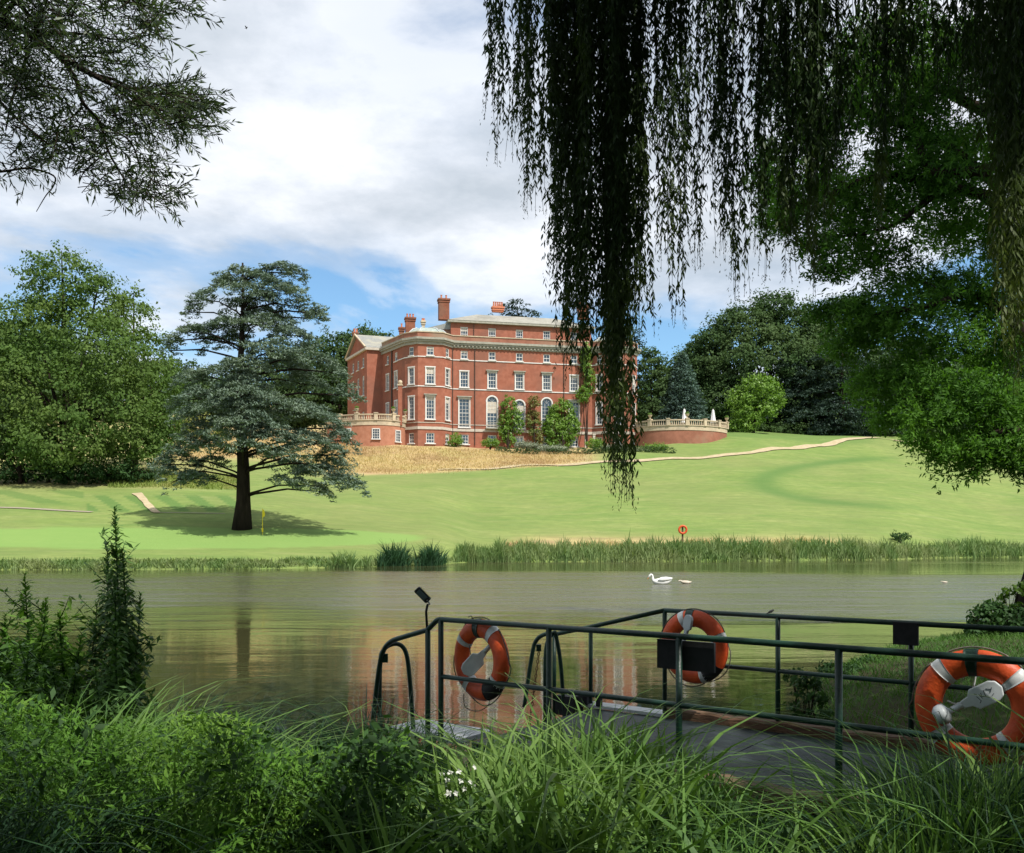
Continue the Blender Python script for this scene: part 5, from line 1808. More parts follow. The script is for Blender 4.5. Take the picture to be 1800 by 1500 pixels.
# grey stake in the grass
q = P(651, 1395, 5.2)
mb = MB(); mb.lathe((0, 0, 0), [(.026, 0), (.026, .52), (.018, .56), (.0, .57)], 8)
o = mb.build('marker_stake', M['alu']); o.location = (q[0], q[1], float(near_z(q[0], q[1])) - .03)
o.scale = (1, 1, (P(651, 1374, 5.2)[2] - o.location[2]) / .57)
props(o, 'short pale grey stake standing in the shaded grass', 'stake')

# ------------------------------------------------------------------ near willow
def willow():
    base = np.array([6.5, -2.6, .6])
    root = empty('weeping_willow', base, 'weeping willow whose long dark strands hang over the near bank', 'tree')
    mb = MB()
    tp = [(0, 0, -.6), (.0, .1, 1.0), (-.2, .3, 2.6), (-.3, .6, 4.4), (-.6, 1.0, 6.6), (-.8, 1.5, 9.0), (-1.0, 2.0, 11.5)]
    mb.tube(tp, [.75, .55, .48, .42, .34, .22, .08], 14)
    limbs = []
    for (ex, ey, ez) in [(-5.6, 10.2, 8.2), (-4.0, 11.0, 8.8), (-1.8, 11.2, 9.0), (.8, 11.5, 9.2), (2.6, 10.0, 9.0), (-7.0, 7.0, 8.4), (-8.5, 2.0, 8.2), (-7.0, -3.5, 8.4), (3.5, 4.5, 9.5), (5, -1, 9), (2, -6, 9), (-3, -7, 9), (-3.2, 6.0, 9.8), (.6, 6.4, 10)]:
        e = np.array([ex, ey, ez]); s = np.array([-.3, .6, 4.4 + rng.uniform(-.8, 2.0)])
        m1 = s * .65 + e * .35 + UP * 1.6; m2 = s * .3 + e * .7 + UP * 1.5
        pts = arc_pts([s, m1, m2, e], 5)
        mb.tube(pts, np.linspace(.17, .03, len(pts)), 7)
        limbs.append((m2, e))
        for k in range(5):
            b = m2 * (1 - k / 5) + e * k / 5
            t_ = b + np.array([rng.normal(0, 1.0), rng.normal(0, 1.0), rng.uniform(-.2, .8)])
            mb.tube([b, (b + t_) / 2 + UP * .15, t_], [.035, .02, .008], 5, cap=False)
    mb.build('trunk', M['bark_pale'], root, True)
    # roof of the crown
    W_ = []
    for m2, e in limbs:
        for q in (m2, (m2 + e) / 2, e):
            W_.append((*q, 2.3, 2.3, 1.0))
    for gx in np.arange(-3.5, 10, 2.3):  # unseen leaf masses added overhead to keep the sun off the bank
        for gy in np.arange(-5, 6.5, 2.3):
            W_.append((gx - base[0] + rng.normal(0, .4), gy - base[1] + rng.normal(0, .4), 9.3 - base[2] + rng.normal(0, .5), 1.9, 1.9, .7))
    c, n = blob_surface(W_, .95, (.3, 1.0), .0)
    # gaps cut into the crown's shape to let sun patches onto the bank
    gx = c[:, 0] + base[0] - SUN.x / SUN.z * (c[:, 2] + base[2] - 1.0)
    gy = c[:, 1] + base[1] - SUN.y / SUN.z * (c[:, 2] + base[2] - 1.0)
    keep = np.ones(len(c), bool)
    for (x, y, r) in [(.25, 4.25, .85), (1.1, 4.05, .70), (.75, 3.3, .50), (-1.75, 5.0, .85), (-2.65, 4.6, .45), (-1.25, 4.1, .45), (1.9, 3.5, .15),
                      (2.2, 4.2, .15), (3.0, 5.4, .25), (-3.6, 6.0, .25), (9.5, 16.5, 1.2), (6.6, 18.9, 1.2), (2.6, 5.9, .30), (-3.2, 6.9, .62), (-2.2, 7.0, .45), (-4.0, 7.2, .5), (-.1, 9.8, 1.0), (2.0, 7.8, .6), (-2.2, 5.2, .35), (1.95, 8.9, .35), (-.3, 8.0, .25), (4.6, 10.5, .3)]:
        keep &= np.hypot(gx - x, gy - y) > r + .22 + .22 * np.sin(gx * 5) * np.sin(gy * 6)
    keep &= np.sin(gx * 2.9 + 1) * np.sin(gy * 3.3 + gx) < .80
    c, n = c[keep], n[keep]
    hi = c[:, 1] + base[1] < 7.0      # the part of the crown that roofs the bank
    quad_obj('crown', [tufts(c[~hi], n[~hi], .55 * rng.uniform(.6, 1.2, (~hi).sum()), 18, .22, .065, .7, .3, .4),
                       tufts(c[hi], n[hi], .60 * rng.uniform(.6, 1.1, hi.sum()), 20, .36, .15, .7, .6, .3)], M['l_willow'], root)
    return root, base


WROOT, WB = willow()


STRANDS = []


def strand(px, D, ybot, ytop=-260, dens=62, leafL=.072, m='l_willow', sway=1.0, parent=WROOT, spread=.035, sub=True):
    """a hanging willow strand ending at photo row ybot"""
    top = P(px, ytop, D); bot = P(px + rng.normal(0, 5) * sway, ybot, D)
    L_ = top[2] - bot[2]
    n = max(6, int(L_ / .22))
    t = np.linspace(0, 1, n)
    ph = rng.uniform(0, 6.28, 4)
    amp = .035 * sway
    x = top[0] + (bot[0] - top[0]) * t + amp * np.sin(t * 5 + ph[0]) + amp * .4 * np.sin(t * 13 + ph[1])
    y = D + amp * 1.5 * np.sin(t * 4 + ph[2])
    z = top[2] - L_ * t
    pts = np.stack([x, y, z], 1) - WB
    mb = MB(); mb.tube(pts, np.linspace(.0045, .0015, n), 3, cap=False)
    v1 = np.array(mb.v); f1 = np.array(mb.f)
    nl = int(L_ * dens)
    tt = np.sort(rng.random(nl) ** .9)
    q = np.stack([np.interp(tt, t, pts[:, i]) for i in range(3)], 1)
    if sub:   # short side twigs make bunches
        cl = (rng.random(nl) < .6)
        tw = np.repeat(rng.normal(0, 1, (max(1, nl // 12 + 1), 3)), 12, 0)[:nl]
        tw[:, 2] = 0
        q = q + tw * spread * cl[:, None]
        q[:, 2] -= np.abs(rng.normal(0, .03, nl)) * cl
    taper = np.clip((1.03 - tt) * L_ / .5, .35, 1)
    a = rng.uniform(0, 6.28, nl)
    d = np.stack([np.cos(a) * .5, np.sin(a) * .5, -np.ones(nl) * rng.uniform(.5, 1.5, nl)], 1)
    d = unit(d)
    Ls = leafL * rng.uniform(.7, 1.2, nl) * taper
    q = q + d * Ls[:, None] * .5
    v2 = leaf_quads(q, d, rand_dir(nl), Ls, Ls * .24)
    v = np.concatenate([v1, v2]); f = np.concatenate([f1, np.arange(len(v2)).reshape(-1, 4) + len(v1)])
    STRANDS.append((L_ / D, v, f))


specs = [  # px centre, sigma, bottom row, bottom sigma, count, depth
    (862, 5, 215, 30, 2, 7.6), (874, 4, 180, 40, 3, 7.6), (884, 4, 285, 18, 2, 7.7), (908, 5, 240, 60, 3, 7.6), (928, 7, 380, 45, 5, 7.4), (920, 8, 250, 60, 4, 7.2),
    (965, 8, 330, 60, 5, 7.4), (975, 8, 480, 60, 6, 7.3), (987, 6, 620, 25, 4, 7.3), (1005, 10, 540, 70, 8, 7.5), (1018, 8, 670, 25, 6, 7.3), (1033, 8, 540, 70, 8, 7.1), (1046, 6, 590, 40, 5, 7.3),
    (1078, 7, 740, 60, 9, 7.2), (1082, 6, 830, 30, 7, 7.2), (1098, 5, 885, 14, 4, 7.1), (1083, 5, 868, 20, 4, 7.25), (1090, 12, 600, 60, 8, 7.4), (1000, 26, 300, 90, 14, 7.8), (1060, 26, 360, 90, 12, 7.8),
    (1125, 8, 560, 40, 6, 7.4), (1130, 6, 600, 15, 3, 7.3), (1118, 10, 400, 60, 5, 7.6), (1155, 6, 430, 40, 3, 7.5), (1178, 4, 480, 20, 3, 7.5), (1192, 4, 565, 15, 3, 7.4), (1200, 8, 400, 60, 5, 7.6), (1165, 12, 260, 60, 5, 7.8),
    (1235, 6, 470, 20, 3, 7.5), (1262, 6, 440, 35, 4, 7.5), (1283, 5, 480, 25, 3, 7.5), (1298, 5, 530, 15, 4, 7.4), (1265, 14, 300, 60, 7, 7.7), (1225, 12, 180, 60, 5, 7.8),
    (1330, 8, 420, 40, 4, 7.3), (1345, 4, 490, 15, 2, 7.3), (1380, 4, 500, 12, 2, 7.2), (1370, 14, 400, 50, 8, 7.1), (1410, 14, 420, 50, 8, 7.0), (1440, 14, 380, 60, 8, 6.9), (1428, 4, 520, 12, 2, 7.0), (1350, 24, 220, 70, 12, 7.6),
    (1420, 24, 260, 70, 12, 7.4), (1480, 14, 300, 40, 7, 6.9), (1530, 18, 200, 50, 8, 6.8), (1560, 8, 400, 50, 2, 6.8), (1590, 22, 200, 50, 9, 6.7), (1650, 24, 170, 60, 9, 6.6), (1545, 5, 430, 15, 2, 6.6),
    (1700, 20, 200, 50, 7, 6.6), (1745, 14, 330, 60, 7, 6.4), (1765, 8, 560, 60, 6, 6.3), (1785, 9, 640, 50, 8, 6.2), (1800, 12, 520, 70, 8, 6.2), (1740, 20, 200, 60, 6, 6.9), (1775, 5, 690, 15, 2, 6.2)]
for (px, sg, yb, sb, n, D) in specs:
    for k in range(int(n * (1.4 if 955 < px < 1125 else (1.2 if px < 1480 else 1.35))) + 1):
        strand(px + rng.normal(0, sg * (.72 if sg < 15 else .9)), D + rng.normal(0, .14), yb + rng.normal(0, sb * .5), spread=.034 + .01 * rng.random(), dens=74)

for i, (x, y, s_, lb_) in enumerate([(-12, -17, .62, 'to the rear left'), (2, -21, .7, 'straight behind the viewpoint'), (15, -18, .62, 'to the rear right'), (25, -4, .6, 'well to the right of the jetty'),
                                (-22, -6, .6, 'well to the left of the tall stems'), (-27, -20, .7, 'farthest to the rear left'), (28, -20, .7, 'farthest to the rear right')]):
    copy_tree(src, (x, y, .3), i * 1.1, s_, 'unseen broadleaf tree added to shade the near bank, ' + lb_, 'unseen shade trees round the near bank')  # unseen trees added to cut the sky light on the bank

STRANDS.sort(key=lambda q: -q[0])
for q in STRANDS[:300]:
    me = np_mesh('hanging_strand', q[1], q[2]); me.materials.append(M['l_willow'])
    link(bpy.data.objects.new('hanging_strand', me), WROOT)
o = blade_obj('hanging_strands', [(q[1], q[2]) for q in STRANDS[300:]], M['l_willow'], WROOT)
o['kind'] = 'stuff'

# ------------------------------------------------------------------ feathery tree on the right bank
def feather_tree():
    D0 = 17.5
    base = np.array([9.98, D0, .5])
    root = empty('swamp_cypress', base, 'large feathery-leaved tree on the right bank behind the willow strands', 'tree')
    mb = MB()
    tp = arc_pts([(0, 0, -.6), (-.02, 0, .25), (.22, .05, 1.4), (.45, .2, 4), (.3, .3, 7.5), (-.2, .3, 11), (-.4, .4, 15)], 4)
    rr = np.interp(np.linspace(0, 1, len(tp)), [0, .14, .3, 1], [.75, .42, .34, .08])
    mb.tube(tp, rr, 14)
    lim = [((1600, 150), (1612, 230), (1640, 300), (1740, 300), 9.2), ((1480, 180), (1560, 215), (1640, 240), (1760, 330), 8.0), ((1450, 420), (1560, 400), (1680, 330), (1800, 390), 7.0), ((1500, 560), (1620, 540), (1720, 520), (1820, 600), 5.6),
           ((1590, 700), (1680, 690), (1760, 680), (1830, 700), 4.4), ((1400, 240), (1470, 200), (1560, 120), (1740, 200), 10), ((1700, 60), (1740, 140), (1780, 200), (1820, 260), 11), ((1660, 800), (1700, 780), (1760, 760), (1830, 760), 3.6), ((1380, 360), (1440, 350), (1560, 310), (1760, 350), 8)]
    LP = []
    for L_ in lim:
        pts = [P(x, y, D0 + rng.uniform(-1.5, .5)) - base for x, y in L_[:4]]
        pts = arc_pts(pts[::-1], 5)
        LP.append(np.array(pts))
        mb.tube(pts, np.linspace(.11, .012, len(pts)), 7)
        for k in range(6):
            i = rng.integers(3, len(pts)); b = pts[i]; e = b + np.array([rng.normal(-.15, .3), rng.normal(0, .3), rng.normal(.1, .22)])
            mb.tube(arc_pts([b, b * .7 + e * .3 + UP * .08, (b + e) / 2 + UP * .1, e], 3), np.linspace(.022, .003, 10), 4, cap=False)
    mb.build('trunk', M['bark'], root, True)
    # sprays: (px,py,rx,ry,depth,weight)
    bl = [(1385, 150, 60, 60, 17.5, .7), (1660, 330, 60, 30, 18, .9), (1570, 360, 50, 30, 18, .8), (1450, 330, 50, 40, 17.6, .8), (1350, 300, 42, 55, 17, .9), (1375, 380, 52, 36, 17, 1), (1440, 240, 52, 70, 17.5, .7), (1440, 430, 44, 26, 16.5, 1), (1455, 475, 42, 20, 16.5, 1.1), (1500, 370, 60, 60, 18, .9), (1540, 450, 70, 34, 18, 1.0),
          (1580, 290, 66, 46, 18, .8), (1520, 90, 66, 60, 18, .9), (1600, 60, 60, 50, 18, .8), (1680, 90, 66, 60, 18.5, .9), (1760, 110, 66, 80, 18.5, .9), (1660, 250, 60, 40, 18.5, .7), (1740, 260, 66, 60, 19, .8), (1690, 400, 86, 50, 18.5, 1.2), (1780, 420, 60, 70, 18, 1.2),
          (1600, 500, 84, 40, 18, 1.3), (1500, 540, 40, 24, 17, 1.1), (1700, 520, 100, 50, 18, 1.4), (1560, 570, 64, 40, 17.5, 1.2), (1650, 610, 90, 50, 17.5, 1.4), (1760, 600, 80, 60, 17.5, 1.4), (1600, 670, 62, 44, 17, 1.3), (1700, 700, 96, 50, 16.8, 1.4),
          (1790, 720, 70, 60, 16.8, 1.4), (1640, 735, 64, 30, 16.6, 1.2), (1610, 775, 34, 15, 16.5, 1.0), (1680, 785, 60, 22, 16.5, 1.1), (1655, 800, 24, 20, 16.4, .9), (1760, 790, 60, 30, 16.4, 1.1), (1710, 815, 18, 32, 16.3, .9), (1735, 800, 30, 20, 16.3, 1), (1800, 820, 24, 34, 16.2, 1.1), (1775, 812, 20, 20, 16.3, 1),
          (2050, -120, 170, 150, 15.5, .6), (1850, -130, 150, 120, 14.8, .7), (1650, -110, 120, 90, 15.5, .6), (1900, 60, 90, 90, 17, .8), (1560, 180, 70, 60, 17.5, .8), (1640, 160, 60, 60, 17, .6), (1490, 600, 52, 40, 17.6, 1.2), (1530, 675, 46, 46, 17.4, 1.2), (1552, 735, 30, 28, 17.2, 1.1), (1450, 545, 36, 22, 17.4, 1.0), (1850, 500, 80, 120, 17.5, .8), (1850, 250, 80, 120, 18, .8), (1850, 750, 60, 60, 17, 1)]  # blobs on negative rows are unseen, added to shade the limbs
    C_, N_ = [], []
    for (x, y, rx, ry, D, w_) in bl:
        c = P(x, y, D) - base
        a, b, h = rx * D / F, min(1.1, rx * D / F), ry * D / F
        n = int(330 * (w_ + .45) * (a * h) ** .9 * (1.4 if y < 470 else 1.0)) + 20
        d = rand_dir(n) * (rng.random((n, 1)) ** .4)
        p = c + d * np.array([a, b, h]); C_.append(p); N_.append(unit(d + np.array([0, 0, .1])))
    for q in LP:      # foliage clothing the limbs
        i = rng.integers(2, len(q), 420)
        d = rand_dir(420); C_.append(q[i] + d * rng.uniform(.1, .75, (420, 1))); N_.append(unit(d + UP * .1))
    c = np.concatenate(C_); nrm = np.concatenate(N_)
    gx = c[:, 0] + base[0] - SUN.x / SUN.z * (c[:, 2] + base[2] - 1.0)
    gy = c[:, 1] + base[1] - SUN.y / SUN.z * (c[:, 2] + base[2] - 1.0)
    ok = (np.hypot(gx - 6.6, gy - 18.9) > 1.2) | (c[:, 2] + base[2] < 6.3)  # crown opened here so that sun reaches the lower boughs
    c, nrm = c[ok], nrm[ok]
    nl = 12; k = len(c) * nl
    cc = np.repeat(c, nl, 0); nn = np.repeat(nrm, nl, 0)
    # each spray is a drooping fan of leaflets along a twig
    tw = np.repeat(unit(nrm * np.array([1, 1, .2]) + rng.normal(size=c.shape) * .5 + np.array([0, 0, -.55])), nl, 0)
    tpos = np.tile(np.linspace(-.5, .5, nl), len(c))[:, None] * .30
    side = unit(np.cross(tw, rand_dir(k)))
    pos = cc + tw * tpos + side * .035 + rng.normal(0, .02, (k, 3))
    dirs = unit(side * .9 + tw * .5)
    nm = unit(nn + rng.normal(size=(k, 3)) * .5 + np.array([0, 0, .3]))
    sc = rng.uniform(.7, 1.3, k)
    # unseen leaf masses added high up to shade the lower boughs
    hb = [(8.7, 14.6, 12.3, 2.2, 2.0, 1.0), (6.4, 15.0, 12.6, 2.0, 2.0, 1.0), (11.3, 14.2, 13.0, 2.4, 2.2, 1.2), (4.6, 15.6, 12.8, 1.6, 1.8, .9), (13.5, 15.5, 12.0, 2.2, 2.2, 1.6), (9.5, 17.5, 15.0, 3.0, 3.0, 1.6), (14, 12.5, 11, 1.8, 1.8, 1.4), (9.8, 13.5, 12.3, 1.9, 1.9, .9), (7.6, 13.2, 12.4, 1.9, 1.9, .9), (8.6, 12.6, 11.6, 1.6, 1.6, .8)]
    hc, hn = blob_surface([(*(np.array(b[:3]) - base), *b[3:]) for b in hb], 2.2, (.3, 1.0), .0)
    gx = hc[:, 0] + base[0] - SUN.x / SUN.z * (hc[:, 2] + base[2] - 1.0)
    gy = hc[:, 1] + base[1] - SUN.y / SUN.z * (hc[:, 2] + base[2] - 1.0)
    ok = (np.hypot(gx - 6.6, gy - 18.9) > 1.35)  # same sun opening cut through the added leaf masses
    hq = tufts(hc[ok], hn[ok], .5, 16, .30, .12, .7, .5, .3)
    quad_obj('crown', [leaf_quads(pos, dirs, nm, .10 * sc, .030 * sc), hq], M['l_feather'], root)


feather_tree()


# ivy mound and shrub at the foot of that tree
def near_bush(name, label, blobs, m, dens, tr, nl, L, W, cat='bush', zb=None):
    """blobs (px,py,rx,ry,D)"""
    b0 = blobs[0]; c0 = P(b0[0], b0[1], b0[4]); z0 = float(near_z(c0[0], c0[1])) if zb is None else zb
    inv = np.array([c0[0], c0[1], z0])
    root = empty(name, inv, label, cat)
    W_ = []
    for x, y, rx, ry, D in blobs:
        c = P(x, y, D) - inv; W_.append((*c, rx * D / F, rx * D / F, ry * D / F))
    c, n = blob_surface(W_, dens)
    quad_obj('foliage', tufts(c, n, tr * rng.uniform(.6, 1.2, len(c)), nl, L, W, .8, .3), m, root)
    mb = MB()
    for w_ in W_:
        for k in range(4):
            mb.tube([(w_[0] * .5 + rng.normal(0, .05), w_[1] * .5, -.1), (w_[0] * .8, w_[1], w_[2] * .5), (w_[0] + rng.normal(0, w_[3] * .4), w_[1] + rng.normal(0, w_[3] * .4), w_[2] + w_[5] * .4)], [.012, .009, .004], 4, cap=False)
    mb.build('stem', M['bark'], root)
    return root


near_bush('ivy_mound', 'dark ivy-covered stump at the foot of the feathery tree', [(1745, 1085, 30, 26, 16.6), (1722, 1095, 22, 26, 16.5), (1775, 1095, 30, 28, 16.5), (1712, 1120, 14, 22, 16.4)], M['l_dark_herb'], 55, .12, 14, .075, .06)
near_bush('sapling', 'small bright leaved shrub beside the feathery tree trunk', [(1775, 1055, 16, 22, 16.9), (1790, 1035, 12, 16, 16.9), (1762, 1078, 14, 14, 16.9)], M['l_light'], 30, .12, 12, .10, .07)
near_bush('bank_weed', 'leafy weeds on the bank edge behind the jetty', [(1425, 1215, 28, 24, 9.6), (1410, 1245, 24, 24, 9.5), (1440, 1260, 24, 22, 9.4)], M['l_dark_herb'], 70, .09, 12, .075, .035)
near_bush('bank_weed', 'dark weeds where the right bank meets the water', [(1400, 1190, 20, 14, 11.5), (1480, 1178, 40, 10, 13.2), (1540, 1168, 36, 10, 13.8)], M['l_dark_herb'], 60, .09, 12, .075, .035)

# ------------------------------------------------------------------ overhanging branch, top left
def left_branch():
    D = 5.2
    base = np.array([-6.4, 4.6, .6])
    root = empty('overhanging_tree', base, 'grey-green narrow-leaved tree whose branch hangs in at the top left', 'tree')
    mb = MB()
    mb.tube([(0, 0, -.6), (.05, 0, 2), (.2, 0, 4), (.5, 0, 6.2), (.9, 0, 8)], [.28, .22, .18, .13, .05], 12)
    J = lambda x, y, d=0: P(x, y, D + d) - base
    lines = [([(-420, 60), (-200, 20), (0, 40), (60, 65), (110, 100), (160, 130), (205, 152), (240, 160)], .035, .008), ([(0, 40), (30, 5), (70, 60), (110, 110)], .016, .010),
             ([(115, 110), (138, 150), (145, 180), (175, 215), (190, 265), (215, 310), (228, 335)], .014, .003), ([(145, 188), (128, 205), (105, 215)], .008, .003), ([(60, 65), (40, 120), (20, 180), (10, 230)], .012, .004),
             ([(160, 130), (200, 140), (260, 165), (320, 165), (350, 175)], .010, .002), ([(200, 150), (260, 185), (320, 205), (370, 215)], .009, .002), ([(-60, 40), (60, -20), (160, -10), (250, 10), (310, 20)], .014, .003),
             ([(-200, 20), (-60, 120), (20, 200), (80, 250), (120, 280)], .016, .003), ([(70, 60), (150, 60), (210, 70), (270, 60)], .010, .002), ([(120, 100), (170, 100), (220, 115)], .008, .002),
             ([(-60, 300), (0, 302), (50, 296), (94, 309), (94, 327), (80, 345), (64, 372)], .008, .002), ([(175, 215), (190, 225), (230, 250), (250, 300), (290, 335)], .008, .002), ([(190, 265), (150, 300), (140, 320)], .005, .002)]
    for pts, r0, r1 in lines:
        q = arc_pts([J(x, y, rng.normal(0, .12)) for x, y in pts], 4)
        mb.tube(q, np.linspace(r0, r1, len(q)), 7)
    q = arc_pts([(.2, 0, 4.2), J(-420, 60) * .5 + np.array([.1, 0, 2.6]), J(-420, 60)], 5)
    mb.tube(q, np.linspace(.10, .035, len(q)), 8)
    mb.build('trunk', M['bark'], root, True)
    # twigs with leaves: regions (px,py,rx,ry,count)
    regs = [(20, 30, 90, 50, 70), (120, 20, 80, 40, 44), (215, 15, 60, 28, 26), (262, 40, 34, 30, 16), (320, 8, 22, 14, 6), (50, 110, 80, 60, 60), (150, 90, 60, 40, 26), (215, 85, 34, 34, 10), (20, 160, 50, 50, 34), (110, 180, 60, 50, 24),
            (215, 180, 50, 34, 34), (270, 175, 46, 28, 34), (320, 165, 40, 22, 20), (330, 210, 36, 30, 26), (250, 215, 50, 30, 24), (180, 230, 50, 30, 16), (120, 250, 50, 34, 26), (50, 250, 50, 40, 24), (20, 290, 40, 20, 10), (150, 285, 34, 20, 8),
            (240, 300, 36, 34, 16), (270, 335, 34, 20, 16), (215, 335, 30, 22, 12), (165, 320, 24, 22, 5), (-60, 80, 80, 120, 40), (-60, 250, 60, 60, 16)]
    C_, D_, N_, Ls = [], [], [], []
    tw = MB()
    for (x, y, rx, ry, n) in regs:
        for k in range(int(n * 1.9)):
            a = rng.uniform(0, 6.28); r = math.sqrt(rng.random())
            px_, py_ = x + rx * r * math.cos(a), y + ry * r * math.sin(a)
            p0 = J(px_, py_, rng.normal(0, .45))
            dv = unit(np.array([rng.normal(.6, .6), rng.normal(0, .45), rng.normal(-.1, .5)]))
            Lt = rng.uniform(.12, .24)
            p1 = p0 + dv * Lt
            tw.tube([p0 - dv * .05, p1], [.0028, .0012], 3, cap=False)
            nl = rng.integers(9, 15)
            for j in range(nl):
                t = (j + .4) / nl
                b = p0 + dv * Lt * t
                sd_ = unit(np.cross(dv, rng.normal(size=3)))
                ld = unit(dv * .75 + sd_ * (1.0 - .4 * t) + np.array([0, 0, -.12]))
                l_ = rng.uniform(.034, .062)
                C_.append(b + ld * l_ * .5); D_.append(ld); N_.append(rng.normal(size=3)); Ls.append(l_)
    tw.build('twigs', M['bark'], root)['kind'] = 'stuff'
    Ls = np.array(Ls)
    quad_obj('leaves', leaf_quads(np.array(C_), np.array(D_), unit(np.array(N_)), Ls, Ls * .19), M['l_grey'], root)


left_branch()


# ------------------------------------------------------------------ near bank vegetation
def fan(n, px0, px1, D0, D1):
    """random ground points seen between two photo columns and two depths"""
    D = np.sqrt(rng.uniform(D0 ** 2, D1 ** 2, n)); px = rng.uniform(px0, px1, n)
    return np.stack([(px - 900) / F * D, D, near_z((px - 900) / F * D, D)], 1), px


def top_row(px):
    """photo row of the top of the foreground plants"""
    return np.interp(px, [-100, 0, 120, 260, 330, 420, 500, 560, 640, 700, 760, 900, 1000, 1100, 1200, 1300, 1420, 1500, 1560, 1640, 1720, 1800, 1900],
                     [1150, 1165, 1185, 1205, 1215, 1235, 1275, 1270, 1240, 1250, 1270, 1262, 1222, 1225, 1285, 1335, 1375, 1365, 1325, 1280, 1275, 1275, 1280])


def sedge(n, px0, px1, D0, D1, lo=0, hi=120, wd=(.006, .013), droop=(.1, .9), tall=0.0, clump=0):
    b, px = fan(n, px0, px1, D0, D1)
    if clump:
        # gather into clumps
        k = max(3, n // clump)
        cb, cp = fan(k, px0, px1, D0, D1)
        i = rng.integers(0, k, n)
        b = cb[i].copy(); b[:, :2] += rng.normal(0, .07, (n, 2)); px = cp[i]
        b[:, 2] = near_z(b[:, 0], b[:, 1])
    ok = b[:, 2] > -.25
    b, px = b[ok], px[ok]; n = len(b)
    D = b[:, 1]
    ztop = EYE + (HOR - (top_row(px) + rng.uniform(lo, hi, n))) * D / F
    h = np.clip(ztop - b[:, 2], .18, 1.9) * (1 + tall * rng.random(n))
    dr = droop[0] + (droop[1] - droop[0]) * rng.random(n) ** 1.8
    h = h / np.maximum(.45, 1 - .55 * dr)
    h = np.minimum(h, 1.9)
    return blades(b - np.array([0, 0, .03]), h, rng.uniform(0, 2 * math.pi, n), rng.uniform(.0, .17, n), dr, rng.uniform(*wd, n), 7, rng.normal(0, .7, n))


